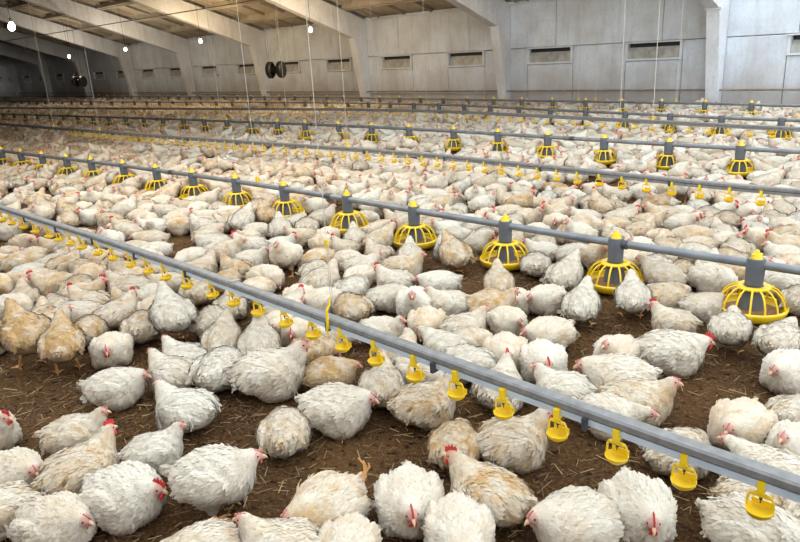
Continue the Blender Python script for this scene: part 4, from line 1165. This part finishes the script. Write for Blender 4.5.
def bird_parts(ps, seed):
    V, F, Nn, shade, dirt, face, head, look = make_body(ps, seed)
    B = head_basis(head, look)
    parts = {}
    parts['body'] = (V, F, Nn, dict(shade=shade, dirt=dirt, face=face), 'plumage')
    bk = MB()
    bk.tube([(.022, 0, -.001), (.034, 0, -.002), (.044, 0, -.007), (.049, 0, -.013)], [.0085, .0068, .004, .0008], 7)
    bk.tube([(.022, 0, -.008), (.034, 0, -.010), (.042, 0, -.012)], [.006, .0045, .001], 6)
    parts['beak'] = (local_mb(bk, head, B), 'beak')
    for nm, sc, mat in (('comb_small', .6, 'pink'), ('comb_big', 1.45, 'comb')):
        cb = MB()
        zs = .019
        ol = [(.032, zs-.006), (.030, zs+.006), (.025, zs+.011), (.020, zs+.006), (.014, zs+.015), (.008, zs+.008), (.001, zs+.017),
              (-.005, zs+.008), (-.012, zs+.013), (-.017, zs+.004), (-.016, zs-.006)]
        ol = [(x, zs-.006+(z-zs+.006)*sc) for x, z in ol]
        for yy in (-.0032, .0032):
            cb.v += [(x, yy*(1-.5*(z > zs+.004)), z) for x, z in ol]
        k = len(ol); cb.f += [tuple(range(k)), tuple(reversed(range(k, 2*k)))]
        cb.f += [(i, i+k, (i+1) % k+k, (i+1) % k) for i in range(k)]
        parts[nm] = (local_mb(cb, head, B), mat)
    for nm, sc, mat in (('wattle_small', .7, 'pink'), ('wattle_big', 1.3, 'comb')):
        wt = MB()
        for s in (-1, 1):
            wt.tube([(.027, s*.006, -.012), (.027, s*.0075, -.018), (.026, s*.008, -.018-.010*sc), (.025, s*.0075, -.018-.016*sc)],
                    [.002, .0045*sc+.001, .006*sc, .002], 7)
        parts[nm] = (local_mb(wt, head, B), mat)
    for s, nm in ((1, 'eye_a'), (-1, 'eye_b')):
        ey = MB(); ey.lathe([(.0002, -.0042), (.003, -.003), (.0043, 0), (.003, .003), (.0002, .0042)], 10, (.012, s*.0188, .005))
        parts[nm] = (local_mb(ey, head, B), 'eye')
    def foot(mb, x, y, z, dx, dz=0):
        for a in (-.55, 0, .55):
            c, sn = math.cos(a), math.sin(a)
            mb.tube([(x, y, z+.008), (x+dx*.03*c, y+.03*sn, z+.010+dz*.03), (x+dx*.055*c, y+.055*sn, z+.004+dz*.055)], [.0055, .005, .0025], 6)
        mb.tube([(x, y, z+.008), (x-dx*.022, y, z+.004)], [.005, .0025], 6)
    if ps.get('legs'):
        L = ps['legs']
        for s in (-1, 1):
            lg = MB(); fx = .02 if s < 0 else -.005
            lg.tube([(-.018, s*.055, L+.03), (-.03, s*.056, L*.75+.012), (fx, s*.058, .01)], [.012, .0085, .0068], 8)
            foot(lg, fx, s*.058, 0, 1)
            parts['leg_a' if s < 0 else 'leg_b'] = (lg, 'leg')
    if ps.get('foot'):
        lg = MB()
        lg.tube([(-.12, .02, .09), (-.165, .025, .125), (-.180, .028, .170)], [.013, .009, .0075], 8)
        for a in (-.5, 0, .5):
            lg.tube([(-.180, .028, .17), (-.188-.01*abs(a), .028+.03*math.sin(a), .195), (-.178, .028+.06*math.sin(a), .225)], [.006, .0055, .0025], 6)
        parts['leg_a'] = (lg, 'leg')
    return parts

def part_mesh(name, spec):
    if isinstance(spec[0], MB):
        return spec[0].mesh(name, M[spec[1]], True)
    V, F, Nn, at, mat = spec
    me = bpy.data.meshes.new(name)
    me.from_pydata(V.tolist(), [], F.tolist())
    me.materials.append(M[mat])
    me.polygons.foreach_set('use_smooth', [True]*len(me.polygons))
    for k, a in at.items():
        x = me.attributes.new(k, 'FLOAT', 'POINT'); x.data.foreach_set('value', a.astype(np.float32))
    me.update()
    me.normals_split_custom_set_from_vertices(Nn.tolist())
    return me

SPECS = {}
for n, k in enumerate(POSES):
    for v in range(2 if k in 'ULR' else 1):
        SPECS[k, v] = bird_parts(POSES[k], 40+n*7+v)
MESH = {kv: {p: part_mesh(p.split('_')[0], s) for p, s in sp.items()} for kv, sp in SPECS.items()}

def broiler(x, y, a, pose, tint, comb, size, label, full, n):
    kv = (pose, n % 2) if (pose, 1) in MESH else (pose, 0)
    ms = MESH[kv]
    e = empty('broiler_chicken', (x, y, 0), a)
    mir = -1 if (n*7) % 5 < 2 else 1
    e.scale = (size, size*mir, size)
    tag(e, label, 'chicken', 'white broilers on the litter')
    want = ['body', 'beak', 'comb_big' if comb else 'comb_small']
    if full or comb: want.append('wattle_big' if comb else 'wattle_small')
    if full: want += ['eye_a', 'eye_b']
    want += [p for p in ('leg_a', 'leg_b') if p in ms]
    for p in want:
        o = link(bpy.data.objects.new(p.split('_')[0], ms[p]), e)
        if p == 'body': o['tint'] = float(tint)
for n, b in enumerate(BIRDS):
    dist = FWD[0]*b[0] + FWD[1]*b[1]
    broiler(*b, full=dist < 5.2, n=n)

# the rest of the flock: too many to count, one object
def flock():
    rr = random.Random(23)
    names = [kv for kv in MESH if kv[0] in 'ULTRNWSE']
    tmpl = []
    for kv in names:
        sp = SPECS[kv]
        V, F, Nn, at, _ = sp['body']
        V = V.tolist(); F = F.tolist(); nb = len(V); mi = [0]*len(F)
        big = kv in (('U', 0), ('W', 0))
        lst = [('beak', 1), ('comb_big' if big else 'comb_small', 2 if big else 3), ('leg_a', 4), ('leg_b', 4)]
        for p, m in lst:
            if p not in sp: continue
            mb = sp[p][0]; b = len(V)
            V += mb.v; F += [[b+i for i in f] for f in mb.f]; mi += [m]*len(mb.f)
        me = bpy.data.meshes.new('flock_bird')
        me.from_pydata(V, [], F)
        for mn in ('plumage', 'beak', 'comb', 'pink', 'leg'): me.materials.append(M[mn])
        me.polygons.foreach_set('material_index', mi)
        me.polygons.foreach_set('use_smooth', [True]*len(F))
        for k, a in at.items():
            x = me.attributes.new(k, 'FLOAT', 'POINT'); z = np.zeros(len(V), np.float32); z[:nb] = a
            x.data.foreach_set('value', z)
        me.update()
        tmpl.append(bpy.data.objects.new('flock_bird', me))
    cell = {}
    def key(x, y): return (int(x/.3+1000), int(y/.3+1000))
    def near(x, y, d):
        kx, ky = key(x, y)
        return any((a-x)**2+(b-y)**2 < d*d for i in (-1, 0, 1) for j in (-1, 0, 1) for (a, b) in cell.get((kx+i, ky+j), ()))
    for b in BIRDS: cell.setdefault(key(b[0], b[1]), []).append((b[0], b[1]))
    pans = {k: sorted(v) for k, v in PANS.items()}; pans['feeder3'] = [-3.1-.94*i for i in range(14)]
    P = []; ang = []; sc = []; pk = []; tn = []
    idx = {}
    for i, kv in enumerate(names): idx.setdefault(kv[0], []).append(i)
    for it in range(420000):
        x = -60.5+62.5*rr.random()**.85; y = rr.uniform(.6, 16.15)
        d = FWD[0]*x + FWD[1]*y
        if d < DEPTH_IND: continue                      # nearer birds stand on their own
        side = .7262*x + .6875*y                   # along the picture plane
        if not (-.66*d-1.2 < side < .66*d+1.2): continue
        dm = .215 if y < 6 else .212
        bare = math.sin(x*1.7+1.3*math.sin(y*1.1)) + math.sin(y*2.3+x*.6+.7)
        if bare > 1.2 and y < 9: dm = .36
        face = None
        for k in ('feeder1', 'feeder2', 'feeder3'):
            ly = line_y(k, x)
            if not -.9 < y-ly < .45: continue
            for px in pans[k]:
                if abs(px-x) > .9: continue
                py = line_y(k, px); dx, dy = x-px, y-py; dd = math.hypot(dx, dy)
                c = math.hypot(px, py); ux, uy = -px/c, -py/c        # aisle kept free on the room side of each pan
                al = dx*ux + dy*uy; pe = abs(dx*uy - dy*ux)
                if dd < .25 or (0 < al < (.5 if k == 'feeder1' else .85) and pe < .20): face = 'no'; break
                if dd < .40: face = math.atan2(-dy, -dx)
            if face == 'no': break
        if face == 'no' or near(x, y, dm): continue
        cell.setdefault(key(x, y), []).append((x, y))
        a = rr.uniform(-math.pi, math.pi); p = rr.choices('ULRTNSWE', [30, 20, 15, 12, 5, 9, 7, 2])[0]
        if face is not None:
            a = face + rr.uniform(-.3, .3); p = rr.choice('EEU')
        P.append((x, y, 0)); ang.append(a); s = rr.uniform(.80, .93)
        sc.append((s, s*rr.choice((-1, 1)), s)); pk.append(rr.choice(idx[p])); tn.append(min(1, max(0, rr.gauss(.22 + .16*max(0, min(1, (9-y)/3)) + .25*max(0, min(1, (-x-6)/8))*max(0, min(1, (9-y)/3)), .18))))  # mean tint deepens near left: dimmer light put into the plumage along with dirt
    me = bpy.data.meshes.new('broiler_flock'); me.from_pydata(P, [], [])
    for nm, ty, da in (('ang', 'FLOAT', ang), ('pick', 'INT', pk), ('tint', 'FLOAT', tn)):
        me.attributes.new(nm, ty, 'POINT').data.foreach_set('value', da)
    me.attributes.new('size', 'FLOAT_VECTOR', 'POINT').data.foreach_set('vector', [c for q in sc for c in q])
    ob = link(bpy.data.objects.new('broiler_flock', me))
    tag(ob, 'dense flock of white broilers covering the floor back to the wall', 'chickens', kind='stuff')
    ng = bpy.data.node_groups.new('flock', 'GeometryNodeTree')
    ng.interface.new_socket('Geometry', in_out='INPUT', socket_type='NodeSocketGeometry')
    ng.interface.new_socket('Geometry', in_out='OUTPUT', socket_type='NodeSocketGeometry')
    N, L = ng.nodes, ng.links
    gi = N.new('NodeGroupInput'); go = N.new('NodeGroupOutput')
    iop = N.new('GeometryNodeInstanceOnPoints'); jn = N.new('GeometryNodeJoinGeometry')
    for t in reversed(tmpl):
        oi = N.new('GeometryNodeObjectInfo'); oi.inputs['Object'].default_value = t; oi.inputs['As Instance'].default_value = False
        g2 = N.new('GeometryNodeGeometryToInstance')
        L.new(oi.outputs['Geometry'], g2.inputs[0]); L.new(g2.outputs[0], jn.inputs[0])
    def named(nm, ty):
        n = N.new('GeometryNodeInputNamedAttribute'); n.data_type = ty; n.inputs['Name'].default_value = nm
        return n.outputs['Attribute']
    cx = N.new('ShaderNodeCombineXYZ'); L.new(named('ang', 'FLOAT'), cx.inputs['Z'])
    e2r = N.new('FunctionNodeEulerToRotation'); L.new(cx.outputs[0], e2r.inputs[0])
    iop.inputs['Pick Instance'].default_value = True
    L.new(gi.outputs[0], iop.inputs['Points']); L.new(jn.outputs[0], iop.inputs['Instance'])
    L.new(named('pick', 'INT'), iop.inputs['Instance Index']); L.new(e2r.outputs[0], iop.inputs['Rotation'])
    L.new(named('size', 'FLOAT_VECTOR'), iop.inputs['Scale'])
    L.new(iop.outputs[0], go.inputs[0])
    md = ob.modifiers.new('flock', 'NODES'); md.node_group = ng
    print('flock birds', len(P))
flock()
